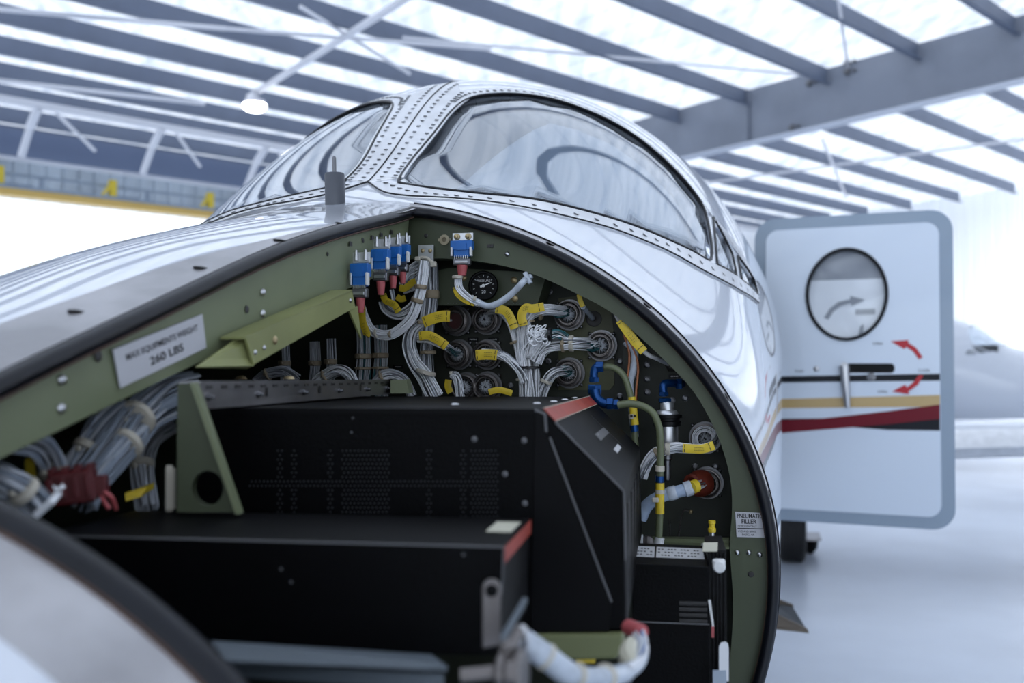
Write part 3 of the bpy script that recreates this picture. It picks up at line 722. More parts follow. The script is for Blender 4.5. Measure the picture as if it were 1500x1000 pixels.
b = mb('window_white'); b.prism([DP(x, min(z, zs), -.014) for x, z in ell(1.02)], -dn * .004); a_part(b, 'inner_pane', door, 'white lower half of the window')
b = mb('arrow_grey'); b.prism([DP(x, max(z, zs), -.018) for x, z in ell(1.02)], -dn * .004); a_part(b, 'window_blind', door, 'grey upper half of the window')
def dpoly(pts, name, m, off=.0075, label=None, th=.0012):
    q = [on_door(*p) for p in pts]; b = mb(m); o_, f_ = plate2d(q, [], off, th); b.add(o_, f_); return a_part(b, name, door, label)
def lim(px): return px
XL, XR = 1141, 1377
dpoly([(XL, 551), (XL, 560), (XR, 557), (XR, 547)], 'stripe', 'stripe_black', .0072, 'black upper stripe')
dpoly([(XL, 584), (XL, 597.5), (XR, 595), (XR, 578)], 'stripe', 'stripe_gold', .0072, 'gold stripe')
dpoly([(XL, 613), (XL, 624), (1200, 622), (1240, 612)], 'stripe', 'stripe_black', .0072, 'thin black stripe')
dpoly([(XL, 615), (XL, 634), (1200, 629), (1300, 621), (XR, 613), (XR, 592), (1300, 602), (1200, 613)], 'stripe', 'stripe_maroon', .0085, 'maroon stripe')
dpoly([(1250, 625), (1300, 620), (XR, 612), (XR, 630), (1300, 629)], 'stripe', 'stripe_black', .0072, 'black wedge under the maroon stripe')
dpoly([(1352, 523), (1346, 526), (1338, 515), (1328, 508), (1325, 511), (1305, 500), (1331, 498), (1331, 502), (1342, 509)], 'arrow_mark', 'arrow_red', .0075, 'upper red arrow')
dpoly([(1353, 549), (1346, 549), (1338, 560), (1329, 567), (1326, 563), (1307, 573), (1332, 577), (1331, 573), (1345, 563)], 'arrow_mark', 'arrow_red', .0095, 'lower red arrow')
dpoly([(1207, 465), (1215, 452), (1228, 442), (1245, 438), (1245, 433), (1267, 439), (1247, 448), (1246, 444), (1232, 448), (1221, 456), (1213, 468)], 'arrow_mark', 'arrow_grey', -.012, 'grey curved arrow in the window')
dpoly([(1253, 453), (1282, 452), (1282, 460), (1253, 461)], 'window_mark', 'arrow_grey', -.012)
dpoly([(1260, 478), (1265, 474), (1265, 490), (1257, 492)], 'window_mark', 'arrow_grey', -.012)
a0, a1 = on_door(1238, 536), on_door(1243, 596)
b = mb('steel'); pts = [DP(a0[0], a0[1], .02), DP((a0[0] + a1[0]) / 2, (a0[1] + a1[1]) / 2, .025), DP(a1[0], a1[1], .022)]; b.tube(spline(pts, 5), [.022 - .001 * k for k in range(11)], 10); b.lathe(DP(a0[0], a0[1], .0), dn, [(.016, 0), (.016, .02)], 12); a_part(b, 'door_handle', door, smooth=True)
b = mb('dark_steel'); c = DP(*on_door(1277, 552), .008); b.lathe(c, dn, [(.018, 0), (.018, .004), (.008, .006)], 14); a_part(b, 'lock', door, smooth=True)
b = mb('steel'); b.dome(DP(*on_door(1197, 540), .0065), dn, .012, .005, 12); a_part(b, 'lock_button', door, smooth=True)
b = mb('ink'); 
for (px, py, s_) in ((1279, 502, 'OPEN'), (1166, 542, 'PUSH'), (1345, 541, 'CLOSE'), (1286, 572, 'OPEN')):
    q0 = DP(*on_door(px, py + 3), .0078); text_on(b, s_, q0, q0 + dd * .05, q0 + UP * .02, 0, 0, .5, 1, 1)
a_part(b, 'lettering', door)
b = mb('cabin_lining'); b.prism([DP(x, z, -.07) for x, z in rrect(.06, DW - .06, ZB + .07, ZT - .07, .05, 4)], dn * .02); a_part(b, 'door_lining', door)
b = mb('steel')
for z in (-.35, .3): b.box(D0 + UP * z - dd * .03 - dn * .02, (.14, .03, .06), (dd, dn, UP))
a_part(b, 'door_hinge', door)
# step, wheel, wing
def yb(px, py, Y): return P(px, py, Y)
b = mb('tread_tan'); b.prism([yb(1120, 917, 3.3), yb(1130, 921, 3.25), yb(1185, 927, 3.1), yb(1183, 921, 3.1), yb(1130, 896, 3.3), yb(1120, 894, 3.35)], np.array([0, .02, 0]))
b.prism([yb(1120, 870, 3.85), yb(1136, 876, 3.8), yb(1162, 886, 3.7), yb(1162, 892, 3.7), yb(1136, 890, 3.8), yb(1120, 890, 3.85)], np.array([0, .02, 0]))
b.use('step_grip'); b.prism([yb(1120, 895, 3.3), yb(1132, 897, 3.3), yb(1180, 919, 3.15), yb(1161, 888, 3.7), yb(1134, 884, 3.8), yb(1120, 882, 3.85)], -UP * .012)
b.use('dark_steel'); b.tube([yb(1122, 889, 3.75), fr(.40, 2.35, -.60)], .014, 8); b.tube([yb(1122, 900, 3.3), fr(.40, 1.9, -.60)], .014, 8)
st = a_part(b, 'entry_step', label='folded-out entry step with dark grip surface')
wc3 = P(1160, 797, 7.6); wc3[2] = .235
b = mb('tyre'); pr = [(.13, -.09), (.2, -.1), (.225, -.09), (.235, -.075)]
for k in range(5): c0 = -.06 + k * .03; pr += [(.237, c0 - .012), (.237, c0 + .008), (.229, c0 + .010), (.229, c0 + .014)]
pr += [(.235, .075), (.225, .09), (.2, .1), (.13, .09)]
axl = norm(L); b.lathe(wc3, axl, pr, 40); ty = a_part(b, 'main_wheel', smooth=True, label='black ribbed main wheel on the floor')
b = mb('steel'); b.lathe(wc3, axl, [(.13, -.07), (.05, -.04), (.03, -.1)], 20); b.lathe(wc3, axl, [(.13, .07), (.05, .04), (.03, .1)], 20); a_part(b, 'wheel_hub', ty, smooth=True)
lg = loc(wc3)
b = mb('white_paint'); b.tube([wc3 - axl * .13, wc3 - axl * .14 + UP * .5 + A * .05], .035, 10); b.tube([wc3 - axl * .15, wc3], .03, 8); a_part(b, 'gear_leg', smooth=True)
b = mb('worn_aluminium'); q = P(1186, 785, 7.9); b.box(q, (.16, .3, .02), (L, A, UP)); b.use('black_metal'); b.lathe(q - UP * .01, -UP, [(.07, 0), (.06, .08), (.02, .13), (.0001, .13)], 12); a_part(b, 'gear_door', smooth=True)
# wing: airfoil section swept from the root outward
b = mb('white_paint'); rows = []
for l, s0, ch, z0 in ((.3, 5.2, 1.9, -.60), (.8, 5.25, 1.8, -.59), (3, 5.5, 1.5, -.50), (6.5, 6.0, .9, -.30)):
    row = []
    for x, y in ((1, 0), (.7, .06), (.4, .09), (.2, .085), (.08, .06), (.02, .03), (0, 0), (.02, -.025), (.1, -.045), (.4, -.05), (.7, -.03), (1, 0)):
        row.append(fr(l, s0 + x * ch, z0 + y * ch))
    rows.append(row)
b.strip(rows); rows2 = [[q - 2 * np.dot(q - O, L) * L for q in r] for r in rows]; b.strip(rows2)
b.add(rows[-1], [tuple(range(12))]); wg = a_part(b, 'wing', smooth=True)
b = mb('aluminium'); rw = []
for l, s0, ch, z0 in ((.8, 5.25, 1.8, -.59), (3, 5.5, 1.5, -.50), (6.5, 6.0, .9, -.30)):
    rw.append([fr(l, s0 - .012 + x * ch, z0 + y * ch * 1.08) for x, y in ((.08, .062), (.02, .035), (0, 0), (.02, -.03), (.1, -.047))])
b.strip(rw); a_part(b, 'leading_edge', wg, 'bare metal wing leading edge', smooth=True)
b = mb('white_paint'); b.box(fr(.9, 6.2, -.9), (.02, .8, .3), (L, A, UP)); a_part(b, 'gear_door'); b = mb('white_paint'); b.box(fr(0, 8.6, .85), (.06, 1.0, .9), (L, A, UP), .02); a_part(b, 'tail_fin')

# ------------------------------------------------------------------ second aircraft beyond the door
c2 = P(1430, 532, 14.5); A2 = norm(np.array([-.96, .28, 0])); L2 = np.array([A2[1], -A2[0], 0])
O2 = np.array([c2[0] - 0, c2[1], CAMH - .04]) - A2 * .5
def surf2(s, ph, off=0.):
    l, s, z = lsz(s, ph, off); return O2 + l[..., None] * L2 + s[..., None] * A2 + z[..., None] * UP
A2T = thing('parked_aircraft', 'second white aircraft parked beyond the open cabin door, nose to the right', 'aircraft', (O2[0], O2[1], 0))
W1f = W1s
o_, f_ = region([(-1.55, -PI / 2), (-1.55, 1.5 * PI), (3.3, 1.5 * PI), (3.3, -PI / 2)], wins_all, .07, surffn=surf2); b = mb('white_paint'); b.add(o_, f_)
rows = []
for s in np.linspace(3.3, 9.5, 14): rows.append([tuple(q) for q in surf2(np.full(48, s), np.linspace(-PI / 2, 1.5 * PI, 48))])
b.strip(rows); b.build('fuselage', A2T, smooth='full')
for side in (0, 1):
    for q in wins:
        q = q if side == 0 else mirror(q); o_, f_ = region(q, (), .09, -.004, .004, surf2); b = mb('windscreen'); b.add(o_, f_); b.build('windscreen_pane', A2T, smooth='full')
b = mb('glareshield'); b.prism([O2 + L2 * x + A2 * s + UP * z for x, s, z in ((-.55, .3, .2), (.55, .3, .2), (.6, .9, .2), (-.6, .9, .2))], UP * .1); b.build('glareshield', A2T)
b = mb('white_paint'); rows = []
for l, s0, ch, z0 in ((-4, 4.2, .9, -.3), (-.7, 3.6, 1.8, -.59), (.7, 3.6, 1.8, -.59), (4, 4.2, .9, -.3)):
    rows.append([O2 + L2 * l + A2 * (s0 + x * ch) + UP * (z0 + y * ch) for x, y in ((1, 0), (.6, .07), (.2, .085), (.02, .03), (0, 0), (.1, -.045), (.6, -.04), (1, 0))])
b.strip(rows); b.build('wing', A2T, smooth=True)
for l, s in ((0, -.6), (1.9, 4.6), (-1.9, 4.6)):
    c = O2 + L2 * l + A2 * s; c[2] = .23; b = mb('tyre'); b.lathe(c, L2, [(.1, -.08), (.2, -.08), (.23, -.05), (.23, .05), (.2, .08), (.1, .08)], 24); wq = b.build('wheel', A2T, smooth=True)
    b = mb('white_paint'); b.tube([c + L2 * .1, c + L2 * .1 + UP * .6], .04, 8); b.build('gear_leg', A2T)
# ------------------------------------------------------------------ wiring helpers
def rnd(a, b): return random.uniform(a, b)
def wires(parent, pts, r, n, wr=.00105, mats=(('wire_white', .66), ('wire_grey', .2), ('wire_dark', .14)), spread=(1, 1), twist=1.0, name='wires', sub=6, squash=.75, sides=4, fan=None):
    path = spline(pts, sub); R = frames(path); N_ = len(path); b = MB()
    for m, _ in mats: b.use(m)
    for k in range(n):
        a0 = rnd(0, 2 * PI); rr = r * math.sqrt(rnd(.08, 1)); tw = rnd(-1, 1) * twist; ph = rnd(0, 6.28); q = []
        for i, p in enumerate(path):
            t = i / (N_ - 1); sc = spread[0] * (1 - t) ** 3 + spread[1] * t ** 3 + (1 - (1 - t) ** 3 - t ** 3) * (1 + .12 * math.sin(ph + 9 * t))
            a = a0 + tw * t * 2.2; x = rr * sc
            q.append(p + R[i][1] * math.cos(a) * x + R[i][2] * math.sin(a) * x * squash)
        z = random.random(); acc = 0
        for m, wgt in mats:
            acc += wgt
            if z <= acc: break
        b.use(m); b.tube(q, wr * rnd(.85, 1.15), sides, caps=False)
    o = b.build(name, parent, smooth='full'); return tag(o, kind='stuff')
def tie(parent, p, d, r, m='lacing_tan', w_=.004, name='cable_tie', knot=True):
    d = norm(d); b = mb(m); b.lathe(V3(p) - d * w_ / 2, d, [(r * .96, 0), (r * 1.08, w_ * .15), (r * 1.08, w_ * .85), (r * .96, w_)], 14)
    if knot: b.box(V3(p) - A * r * 1.05, (.005, .004, .005), (L, A, UP), .001)
    return b.build(name, parent, smooth=True)
def tag_sleeve(parent, pts, wpx=18, ink=True, s=.02, curl=.12, nm='tag_sleeve'):
    """yellow heat-marked sleeve following picture points in the plane s"""
    c = [PS(x, y, s) for x, y in smooth2(pts, 5, closed=False)]; sc = c[0][1] / F; hw = wpx * sc / 2; rows = []; back = []
    for i, p in enumerate(c):
        t = norm(c[min(i + 1, len(c) - 1)] - c[max(i - 1, 0)]); n = norm(np.cross(t, A)); row = []
        for k in np.linspace(-1, 1, 7): row.append(p + n * k * hw - A * (hw * curl * (1 - k * k)))
        rows.append(row); back.append([q + A * .0007 for q in row])
    b = mb('tag_yellow'); b.strip(rows); b.strip([r[::-1] for r in back])
    o = b.build(nm, parent, smooth='full')
    if ink:
        b = mb('tag_ink'); m_ = len(c)
        for i0 in ((1, m_ - 3) if m_ > 8 else (1,)):
            p = rows[i0][2]; 
            for k in (1, 2, 4, 5):
                q = rows[i0][k] - A * .0006; t = norm(c[min(i0 + 1, m_ - 1)] - c[i0]); n = norm(np.cross(t, A)); b.box(q, (.0012, .0028, .0003), (t, n, A))
        mid = m_ // 2
        for k in (2, 3, 4):
            for j in range(-2, 3):
                q = rows[min(max(mid + j, 0), m_ - 1)][k] - A * .0005; t = norm(c[min(mid + 1, m_ - 1)] - c[mid - 1]); n = norm(np.cross(t, A)); b.box(q, (.0018, .0006, .0003), (t, n, A))
        tag(b.build('tag_marks', o, smooth=False), kind='stuff')
    return o
def copy_thing(root, loc_, label, rotz=None):
    r = root.copy(); COL.objects.link(r); r.location = tuple(loc_)
    if rotz is not None: r.rotation_euler = (0, 0, rotz)
    r['label'] = label; ROOT[r.name] = Matrix.Translation(Vector(r.location)) @ Matrix.Rotation(r.rotation_euler[2], 4, 'Z')
    for ch in list(root.children):
        c = ch.copy(); COL.objects.link(c); c.parent = r
        for g in ch.children: d = g.copy(); COL.objects.link(d); d.parent = c
    return r
WC = (('wire_white', .66), ('wire_grey', .2), ('wire_dark', .14))
WD = (('wire_grey', .5), ('wire_white', .32), ('wire_dark', .18))
WB = (('wire_dim', .6), ('wire_grey', .25), ('wire_dark', .15))
def sp_(pts, s): return [PS(p[0], p[1], p[2] if len(p) > 2 else s) for p in pts]
# ------------------------------------------------------------------ round connectors on the bulkhead
LC = P(714, 500, 1.7)
def make_conn(p, label, R=.0215, fill=22, grp='round connectors on the green bulkhead', rad=True, colr='ring_metal'):
    t = thing('round_connector', label, 'connector', p, grp, -YAW); c = V3(p)
    b = mb('dark_steel'); b.lathe(c + A * .004, -A, [(R * 1.22, 0), (R * 1.22, .003), (R * 1.0, .003), (R * 1.0, 0)], 28)
    for k in range(4):
        a = PI / 4 + k * PI / 2; b.dome(c + L * math.cos(a) * R * 1.32 + UP * math.sin(a) * R * 1.32 + A * .001, -A, .003, .002, 8)
    b.build('flange', t, smooth=True)
    b = mb(colr); pr = [(R * 1.02, 0), (R * 1.06, .004)]
    for k in range(3): h = .004 + k * .0045; pr += [(R * 1.06, h), (R * 1.06, h + .0028), (R * .97, h + .003), (R * .97, h + .0043)]
    pr += [(R * 1.0, .019), (R * .92, .020), (R * .86, .019), (R * .84, .012), (R * .78, .012), (R * .76, .017), (R * .70, .017), (R * .68, .004)]
    b.lathe(c, -A, pr, 32); b.build('coupling_ring', t, smooth=True)
    b = mb('connector_dark'); b.lathe(c, -A, [(R * .74, .0), (R * .74, .006), (.0001, .006)], 24); b.build('insert', t, smooth=True)
    if fill:
        b = mb('wire_grey')
        for k in range(fill):
            a = 2 * PI * k / fill + rnd(-.1, .1); r1 = R * rnd(.52, .66); r0 = R * rnd(.05, .22); cs_, sn = math.cos(a), math.sin(a)
            b.tube([c - A * .007 + (L * cs_ + UP * sn) * r1, c - A * .013 + (L * cs_ + UP * sn) * (r1 * .8), c - A * .016 + (L * cs_ + UP * sn) * (r0 + r1) * .4, c - A * .017 + (L * cs_ + UP * sn) * r0], .0009, 4)
        tag(b.build('pins', t, smooth='full'), kind='stuff')
    return t
SCN = .115
c1 = make_conn(PS(713, 468, SCN), 'round connector in the top row, its grey wires bending into the yellow-tagged branch', fill=26)
make_conn(PS(669, 470, SCN), 'round connector behind the short yellow sleeve, nearly empty with a dark red centre', fill=0)
b = mb('dark_red'); c = PS(669, 470, SCN); b.lathe(c - A * .006, -A, [(.0135, 0), (.0135, .001), (.0001, .001)], 20); b.build('face', list(COL.objects)[-4] if False else bpy.data.objects['round_connector.001'], smooth=True)
names = {(672, 519): 'round connector under the round gauge, second row, white wires fanned out in it', (714, 519): 'round connector half covered by the flat yellow sleeve in the second row',
         (714, 566): 'round connector in the bottom row with white wire ends inside', (683, 567): 'dim round connector low behind the small white wire stub',
         (834, 461): 'round connector at the top of the olive plate with green-tipped wires', (881, 506): 'round connector farthest right on the olive plate, ending the banded branch',
         (834, 546): 'lowest round connector on the olive plate, above the blue elbow', (1033, 641): 'round connector near the ring frame wound with loops of thin wire',
         (1036, 707): 'round connector near the ring frame holding the red boot'}
for (x, y), lb in names.items():
    copy_thing(c1, PS(x, y, SCN), lb)
# ------------------------------------------------------------------ gauge
gc = PS(709, 419, .035); R = .0225; ga = norm(-A * .97 + L * -.0 + UP * .0 + L * .18)
t = thing('round_gauge', 'small black round pressure gauge with white pointer on the green panel', 'gauge', gc)
b = mb('black_metal'); b.lathe(gc + ga * -.018, ga, [(R * .97, 0), (R * .97, .022), (R * 1.06, .024), (R * 1.08, .03), (R * 1.0, .033), (R * .9, .033), (R * .88, .028), (.0001, .028)], 36); b.build('case', t, smooth=True)
gu = norm(np.cross(UP, ga)) * -1; gu = gu if np.dot(gu, L) > 0 else -gu; gv = norm(np.cross(ga, gu)); gv = gv if gv[2] > 0 else -gv
f0 = gc + ga * .0105
b = mb('ink_white')
for k in range(11):
    a = PI * 1.25 - k * PI * 1.5 / 10; d = gu * math.cos(a) + gv * math.sin(a); b.box(f0 + d * R * .72, (R * .12, R * .03, .0004), (d, np.cross(ga, d), ga))
text_on(b, 'PRESSURE', f0 - gu * R * .5 + gv * R * .28, f0 + gu * R * .5 + gv * R * .28, f0 - gu * R * .5 + gv * R * .6, 0, 0, .5, 1, 1)
text_on(b, '20', f0 - gu * R * .15 - gv * R * .55, f0 + gu * R * .3 - gv * R * .55, f0 - gu * R * .15 - gv * R * .3, 0, 0, .9, 1, 1)
b.build('dial_marks', t)
b = mb('white_plastic'); a = .38; d = gu * math.cos(a) + gv * math.sin(a); n2 = np.cross(ga, d); b.prism([f0 + ga * .001 - d * R * .25 + n2 * R * .07, f0 + ga * .001 - d * R * .25 - n2 * R * .07, f0 + ga * .001 + d * R * .62 - n2 * R * .015, f0 + ga * .001 + d * R * .62 + n2 * R * .015], ga * .0006); b.lathe(f0, ga, [(R * .12, .001), (R * .12, .0025), (.0001, .003)], 12); b.build('pointer', t)
b = mb('steel'); b.dome(gc + ga * .012 - gu * R * .75 - gv * R * .75, ga, .003, .003, 8); b.build('adjuster', t)
# ------------------------------------------------------------------ blue rectangular connectors
def make_blue(p, label, w_=.033, h_=.027, k=1.0, hang=True):
    t = thing('blue_connector', label, 'connector', p, 'blue rectangular connectors', -YAW); c = V3(p)
    b = mb('connector_blue'); b.box(c + UP * h_ * .18, (w_, .013, h_ * .55), (L, A, UP), .001); b.box(c - UP * h_ * .2, (w_ * .72, .011, h_ * .6), (L, A, UP), .001); b.box(c - A * .007 + UP * h_ * .1, (w_ * .5, .002, h_ * .4), (L, A, UP)); b.build('body', t)
    for sx in (-1, 1):
        b = mb('steel' if sx < 0 else 'white_plastic'); b.box(c + L * sx * w_ * .44 - UP * h_ * .2 - A * .004, (.0035, .008, h_ * .55), (L, A, UP), .0008); b.build('latch', t)
    b = mb('dark_steel'); b.box(c - UP * h_ * .78, (w_ * .8, .011, h_ * .42), (L, A, UP), .0015); b.use('steel'); b.box(c - UP * h_ * .8 - A * .0065, (w_ * .6, .002, h_ * .14), (L, A, UP), .0005)
    for x in range(-3, 4): b.box(c + L * x * w_ * .1 - UP * h_ * .52 - A * .004, (.0014, .004, .005), (L, A, UP))
    b.build('backshell', t)
    b = mb('aluminium'); b.box(c + UP * h_ * .72 + A * .004, (w_ * .95, .002, h_ * .45), (L, A, UP), .0004)
    b.build('mounting_bracket', t)
    for sx in (-1, 1):
        b = mb('washer_brass' if k == 2 else 'steel'); q = c + L * sx * w_ * .26 + UP * h_ * .72
        b.lathe(q + A * .003, -A, [(.0055, 0), (.005, .003), (.003, .004), (.003, .008), (.0001, .009)], 10) if k == 2 else b.lathe(q - UP * .004, UP, [(.003, 0), (.003, .006), (.0022, .006), (.0022, .014), (.0001, .015)], 8)
        b.build('screw', t, smooth=True)
    b = mb('shrink_red'); b.lathe(c - UP * h_ * .98, -UP, [(w_ * .24, 0), (w_ * .23, h_ * .2), (w_ * .17, h_ * .62), (w_ * .15, h_ * .62)], 14); b.build('red_sleeve', t, smooth=True)
    return t
make_blue(PS(677, 364, -.015), 'blue connector alone under the ring frame, two brass screws above it', .036, .027, 2)
bc1 = PL(528, 402, .150); make_blue(bc1, 'blue connector nearest the viewer on the green sill web', .027, .033)
make_blue(PL(558, 380, .152), 'blue connector first of the tight group of three', .027, .032)
make_blue(PL(576, 375, .154), 'blue connector in the middle of the tight group of three', .024, .030)
make_blue(PL(590, 371, .156), 'blue connector last of the tight group, nearest the corner', .022, .029)
# sealant smears and clamp bracket
t = thing('clamp_bracket', 'grey metal bracket with two brass screws and a cream clamp holding the white wires', 'bracket', PS(624, 370, 0))
b = mb('aluminium'); b.box(PS(624, 372, -.004), (.026, .0015, .030), (L, A, UP), .0003); b.box(PS(624, 384, -.010), (.020, .012, .0015), (L, A, UP)); b.build('plate', t, bevel=.0005)
for x in (619, 630): b = mb('washer_brass'); b.dome(PS(x, 367, -.0055), -A, .0035, .002, 10); b.build('screw', t, smooth=True)
b = mb('tie_cream'); b.box(PS(612, 379, -.02), (.009, .007, .007), (L, A, UP), .001); b.box(PS(635, 387, -.02), (.009, .008, .009), (L, A, UP), .001); b.tube(sp_([(612, 380), (618, 377), (626, 378), (634, 385)], -.02), .0028, 8); b.build('clamp', t, smooth=True)
# ------------------------------------------------------------------ left harness (blue connectors, trunk)
SW = -.02
def harness(label, p, group=None): return thing('wire_harness', label, 'wiring', p, group or 'wire harnesses in the nose bay')
t = harness('white wire harness sweeping from the grey clamp bracket down to the near blue connector', PS(600, 470, SW))
wires(t, sp_([(622, 382), (617, 419), (612, 440), (600, 468), (573, 489), (548, 486), (536, 466), (531, 446)], SW), .0085, 26, spread=(1, .45), twist=.5)
for (x, y, dx, dy) in ((616, 420, -.1, -1), (611, 440, -.3, -1)): tie(t, PS(x, y, SW), L * dx + UP * dy, .0095, w_=.007)
tie(t, PS(572, 489, SW), L * 1 - UP * .1, .006, w_=.003); tie(t, PS(551, 488, SW), L + UP * .2, .007, 'tie_cream', .003)
tag_sleeve(t, [(530, 449), (531, 470), (537, 488), (536, 492)], 11, s=SW - .012)
t = harness('white wire branch curving from the group of blue connectors under the yellow sleeves', PS(582, 455, SW))
wires(t, sp_([(561, 440), (567, 453), (584, 461), (602, 452), (612, 436), (618, 415)], SW + .01), .008, 22, twist=.5)
wires(t, sp_([(574, 424), (576, 438), (573, 448), (580, 458)], SW + .01), .005, 8)
wires(t, sp_([(592, 412), (600, 398), (612, 388), (622, 384)], .01), .009, 16); wires(t, sp_([(590, 420), (600, 408), (613, 398), (624, 392)], .012), .009, 16); wires(t, sp_([(590, 425), (605, 420), (618, 405), (626, 396)], .012), .007, 12)
tag_sleeve(t, [(561, 431), (565, 440), (577, 446), (584, 457)], 10, s=SW - .008)
tag_sleeve(t, [(585, 421), (593, 422), (604, 414), (609, 412)], 10, s=0.0, ink=False)
tag_sleeve(t, [(581, 434), (587, 438), (594, 436)], 9, s=.01, ink=False)
t = harness('thick vertical trunk of white wires left of the round connectors', PS(628, 480, .03))
wires(t, sp_([(631, 386), (631, 436), (626, 484), (624, 530), (628, 580)], .04), .0115, 44, twist=.3, mats=WD)
wires(t, sp_([(618, 386), (626, 420), (620, 480), (616, 500)], .03), .008, 18, twist=.3, mats=WD)
wires(t, sp_([(618, 472), (604, 484), (599, 505), (606, 530), (622, 552), (638, 582)], .015), .0125, 40, twist=.5, spread=(.6, 1.2))
wires(t, sp_([(612, 494), (630, 496), (652, 506), (668, 516, .09)], .01), .0075, 24, twist=.5, spread=(1, .6))
wires(t, sp_([(655, 510, .012), (664, 517, .06), (672, 519, .1)], .02), .006, 9, mats=(('wire_green', .5), ('wire_white', .5)), name='tipped_wires')
wires(t, sp_([(660, 470, .08), (645, 467, .03), (628, 472, .02), (618, 476, .02)], .03), .003, 8)
tie(t, PS(631, 431, .035), UP, .0135, w_=.014); tie(t, PS(624, 545, .012), UP + L * .3, .0155, 'tie_cream', .006); tie(t, PS(627, 516, .03), UP, .0125, w_=.006); tie(t, PS(617, 472, .005), UP, .006, 'lacing_tan', .006)
tag_sleeve(t, [(620, 472), (635, 466), (648, 463), (659, 463)], 16, s=0.0); tag_sleeve(t, [(614, 492), (628, 491), (642, 498), (654, 507)], 13, s=-.005)
# single connector branch and clear sleeve
t = harness('white branch looping under the round gauge in a clear sleeve', PS(715, 440, -.02))
wires(t, sp_([(670, 404), (672, 422), (688, 438), (704, 445)], -.02), .007, 18, twist=.4)
b = mb('sleeve_clear'); b.tube(spline(sp_([(692, 438), (704, 445), (718, 448), (735, 441), (752, 428), (766, 413), (772, 407, .02)], -.02), 6), .0052, 12); b.build('clear_sleeve', t, smooth=True)
tag_sleeve(t, [(667, 420), (671, 431), (683, 440), (695, 444)], 9, s=-.022)
tie(t, PS(670, 406, -.02), UP, .008, 'tie_cream', .005); tie(t, PS(696, 438, -.022), L, .004, 'tie_cream', .004)
b = mb('sleeve_clear'); b.box(PS(773, 407, .0), (.016, .010, .007), (norm(L + UP * .5), A, norm(UP - L * .5)), .001); b.box(PS(773, 407, -.004), (.007, .010, .020), (norm(L + UP * .5), A, norm(UP - L * .5)), .001); b.build('clip', t)
# right tree
t = harness('branching tree of white wires tied in black in the middle of the bulkhead', PS(777, 530, .03))
ST0 = .045
wires(t, sp_([(778, 590), (777, 560), (776, 536), (774, 515), (784, 500)], ST0), .017, 60, twist=.35, spread=(1.1, .9))
wires(t, sp_([(766, 585), (764, 550), (756, 505), (745, 472), (730, 456), (716, 458, .1)], ST0), .0075, 26, spread=(1, .8))
wires(t, sp_([(770, 540), (766, 505), (768, 475), (780, 458), (800, 453), (826, 456, .09)], ST0 - .005), .0095, 30, spread=(1, 1.1))
wires(t, sp_([(770, 560), (762, 543), (745, 526), (728, 518), (706, 517)], ST0 - .012), .0085, 28)
wires(t, sp_([(784, 530), (794, 512), (812, 505), (840, 503), (866, 504, .09)], ST0 - .01), .0115, 38, spread=(1, 1.0))
wires(t, sp_([(790, 590), (799, 562), (812, 546), (830, 541, .09)], ST0), .008, 22)
for cx_, cy_, hx in ((826, 457, 0), (872, 506, 0), (832, 543, 0)):
    wires(t, sp_([(cx_ - 12, cy_ - 1, .07), (cx_ - 2, cy_, .085), (cx_ + 5, cy_, .1)], .08), .0095, 16, mats=(('wire_green', .75), ('wire_white', .25)), name='tipped_wires', spread=(1, .6))
wires(t, sp_([(795, 497, .03), (815, 489, .02), (826, 494, .03), (834, 502, .05)], .02), .008, 18, mats=(('wire_green', .5), ('wire_white', .5)), name='tipped_wires')
b = mb('wire_white')
for k in range(26):      # folded-back wire ends
    c = PS(790, 492, .02) + L * rnd(-.014, .012) + UP * rnd(-.010, .010); a = rnd(0, 6.28); rr = rnd(.004, .008); pts = [PS(778, 524, .03) + L * rnd(-.008, .008)]
    pts += [c + (L * math.cos(a + q) + UP * math.sin(a + q)) * rr - A * .006 * math.sin(q) for q in (0, 1.1, 2.2, 3.3)]; b.tube(spline(pts, 5), .0012, 5)
tag(b.build('folded_wires', t, smooth='full'), kind='stuff')
tie(t, PS(776, 538, ST0), UP, .0185, 'tie_black', .004); tie(t, PS(806, 490, .02), L, .0105, 'tie_black', .006)
tie(t, PS(825, 504, ST0 - .01), L, .0125, w_=.005); tie(t, PS(837, 503, ST0 - .008), L, .0125, 'tie_cream', .008); tie(t, PS(755, 501, ST0), UP - L * .3, .009, w_=.004); tie(t, PS(764, 556, ST0), UP, .009, 'tie_cream', .004); tie(t, PS(800, 559, ST0), UP + L * .4, .0095, 'tie_cream', .005); tie(t, PS(794, 460, ST0), L - UP * .4, .010, w_=.004); tie(t, PS(774, 470, ST0), UP, .010, w_=.004)
tag_sleeve(t, [(726, 452), (740, 455), (748, 466), (754, 481)], 13, s=.025); tag_sleeve(t, [(697, 520), (708, 519), (720, 519), (728, 520)], 15, s=.012)
tag_sleeve(t, [(767, 477), (764, 462), (770, 451), (780, 452), (797, 449)], 13, s=.022)
tag_sleeve(t, [(716, 574), (728, 571), (738, 572), (750, 576)], 9, s=.03, ink=False)
t = harness('short stub of white wires tied in cream between two round connectors', PS(668, 556, .04))
wires(t, sp_([(660, 552), (665, 550), (671, 558), (676, 585)], .04), .0085, 22, spread=(.3, 1)); tie(t, PS(661, 546, .04), UP, .003, 'tie_cream', .006)
tag_sleeve(t, [(657, 556), (656, 566), (660, 575)], 10, s=.05, ink=False)
